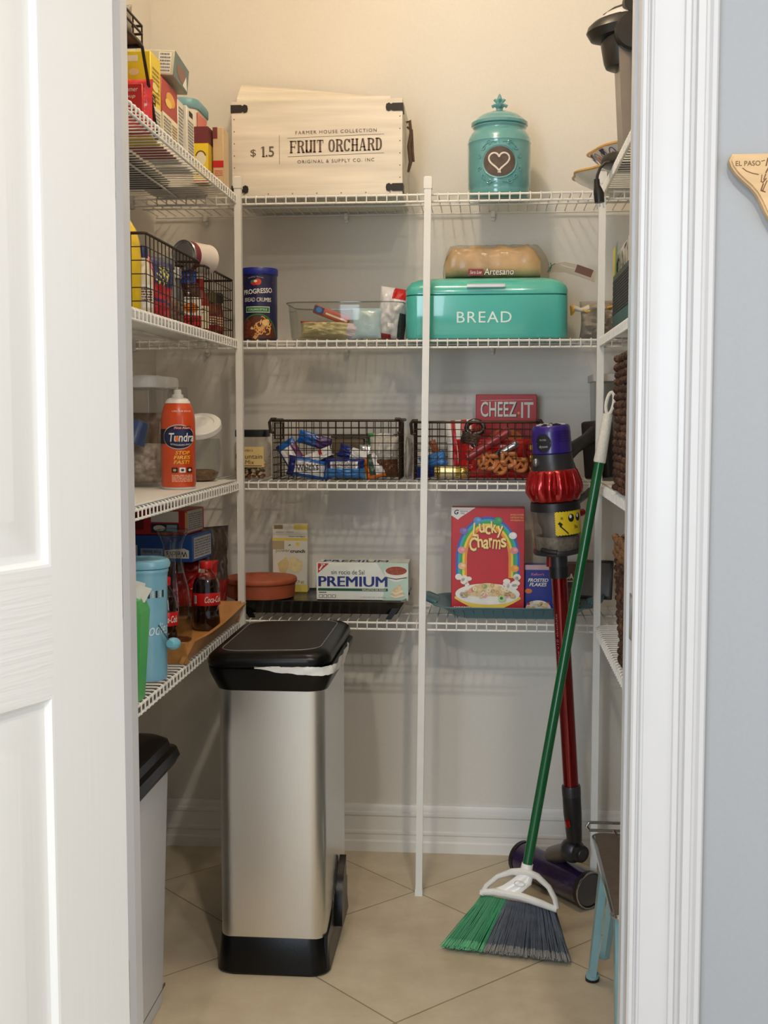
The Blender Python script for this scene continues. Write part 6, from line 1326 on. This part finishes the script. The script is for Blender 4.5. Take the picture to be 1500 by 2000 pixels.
# --- wooden Texas-shaped board on the room wall
tx = [(0, -.006), (.001, .001), (.006, .003)]
O = at(1421, 306, Y=YF0)
edge = [(1420, 318), (1424, 330), (1434, 344), (1447, 357), (1461, 369), (1472, 382), (1481, 398), (1489, 416), (1499, 434)]
pts = []
for x, y in edge: p = at(x, y, Y=YF0); pts.append((p.x, p.z))
O = Vector((pts[0][0], 0, at(1421, 306, Y=YF0).z))
k = .0285
def LL(lon, lat): return (O.x+(lon+106.6)*k, O.z+(lat-32.0)*.033)
bx_ = pts[-1]
rest = [(-103.9, 28.6), (-103.2, 28.75), (-102.7, 29.5), (-102.2, 29.75), (-101.4, 29.6), (-100.6, 28.9), (-100.2, 28.1), (-99.5, 27.3), (-99.1, 26.3), (-97.5, 25.9), (-97.3, 27.3), (-96.5, 28.3), (-94.8, 29.4), (-93.8, 29.8), (-93.6, 31.1), (-94.0, 32.0), (-94.1, 33.4), (-95.5, 33.8), (-97.0, 33.7), (-98.5, 34.1), (-100.0, 34.6), (-100.0, 36.5), (-103.0, 36.5), (-103.0, 32.0)]
poly = pts+[LL(a, c) for a, c in rest if LL(a, c)[0] > bx_[0]+.004]+[(O.x+.004, O.z)]
t = thing('texas_board', 'light wooden Texas-shaped cutting board with EL PASO engraving on the room wall', 'cutting board', (O.x, YF0, O.z))
b = MB(); TXW = mat((214, 180, 134), .5, var=.10, scale=5, stretch=(2, 2, 14)); P_ = [(x-O.x, z-O.z) for x, z in poly]
bm = bmesh.new(); vs_ = [bm.verts.new((x, -.019, z)) for x, z in P_]; f = bm.faces.new(vs_); ext = bmesh.ops.extrude_face_region(bm, geom=[f]); bmesh.ops.translate(bm, vec=(0, .017, 0), verts=[v for v in ext['geom'] if isinstance(v, bmesh.types.BMVert)])
bmesh.ops.recalc_face_normals(bm, faces=bm.faces); fr = [e for e in bm.edges if all(abs(v.co.y+.019) < 1e-6 for v in e.verts)]
bmesh.ops.bevel(bm, geom=fr, offset=.003, segments=2, affect='EDGES'); bmesh.ops.triangulate(bm, faces=[f_ for f_ in bm.faces if len(f_.verts) > 4]); bm.verts.index_update()
b.add([v.co[:] for v in bm.verts], [[v.index for v in f_.verts] for f_ in bm.faces], TXW); bm.free(); b.build('board', t)
loc = lambda x, y: (at(x, y, Y=YF0-.019).x-O.x, at(x, y, Y=YF0-.019).z-O.z)
pr = Pr(lambda a, bb, l: (a, -.0191-l, bb), 1, 1); BR_ = mat((110, 76, 46), .7)
c = loc(1461, 319); pr.txt('EL PASO', c[0], c[1], .0068, BR_, 1, w=.034); pr.line([loc(x, y) for x, y in ((1450, 328), (1458, 334), (1468, 338), (1482, 341))], .0011, BR_, 1)
q = random.Random(3)
for k_ in range(20):
    x, y = q.uniform(1485, 1512), q.uniform(314, 382); p0 = loc(x, y); pr.line([p0, (p0[0]+q.uniform(.001, .006), p0[1]+q.uniform(-.004, .016))], q.uniform(.0007, .0018), BR_, 1)
pr.build('engraving', t)
import OpenImageIO as oiio, numpy as np, sys
b=oiio.ImageBuf('/workdir/render_main.png'); a=b.get_pixels(oiio.UINT8); s=a.shape[1]/1500
for n,x,y in [('door top',150,200),('door mid',170,900),('door low',170,1800),('casing',1300,500),('casing low',1290,1600),('rwall',1450,700),('rwall low',1450,1700),('wall top c',850,80),('wall top l',380,100),('wall top r',1100,150),('wall s1-2 L',620,560),('wall s1-2 R',1000,450),('wall2-3 L',620,740),('wall2-3R',1050,720),('wall3-4 L',700,1030),('w3-4R',850,1100),('low L',740,1400),('low R',950,1480),('floor',740,1850),('floor2',600,1980),('left dark wall',350,1450),('left dark 2',400,750),('bin steel',520,1600),('bin steel r',600,1600)]:
    i,j=int(x*s),int(y*s); print(n,(x,y),a[j-2:j+3,i-2:i+3,:3].reshape(-1,3).mean(0).astype(int))
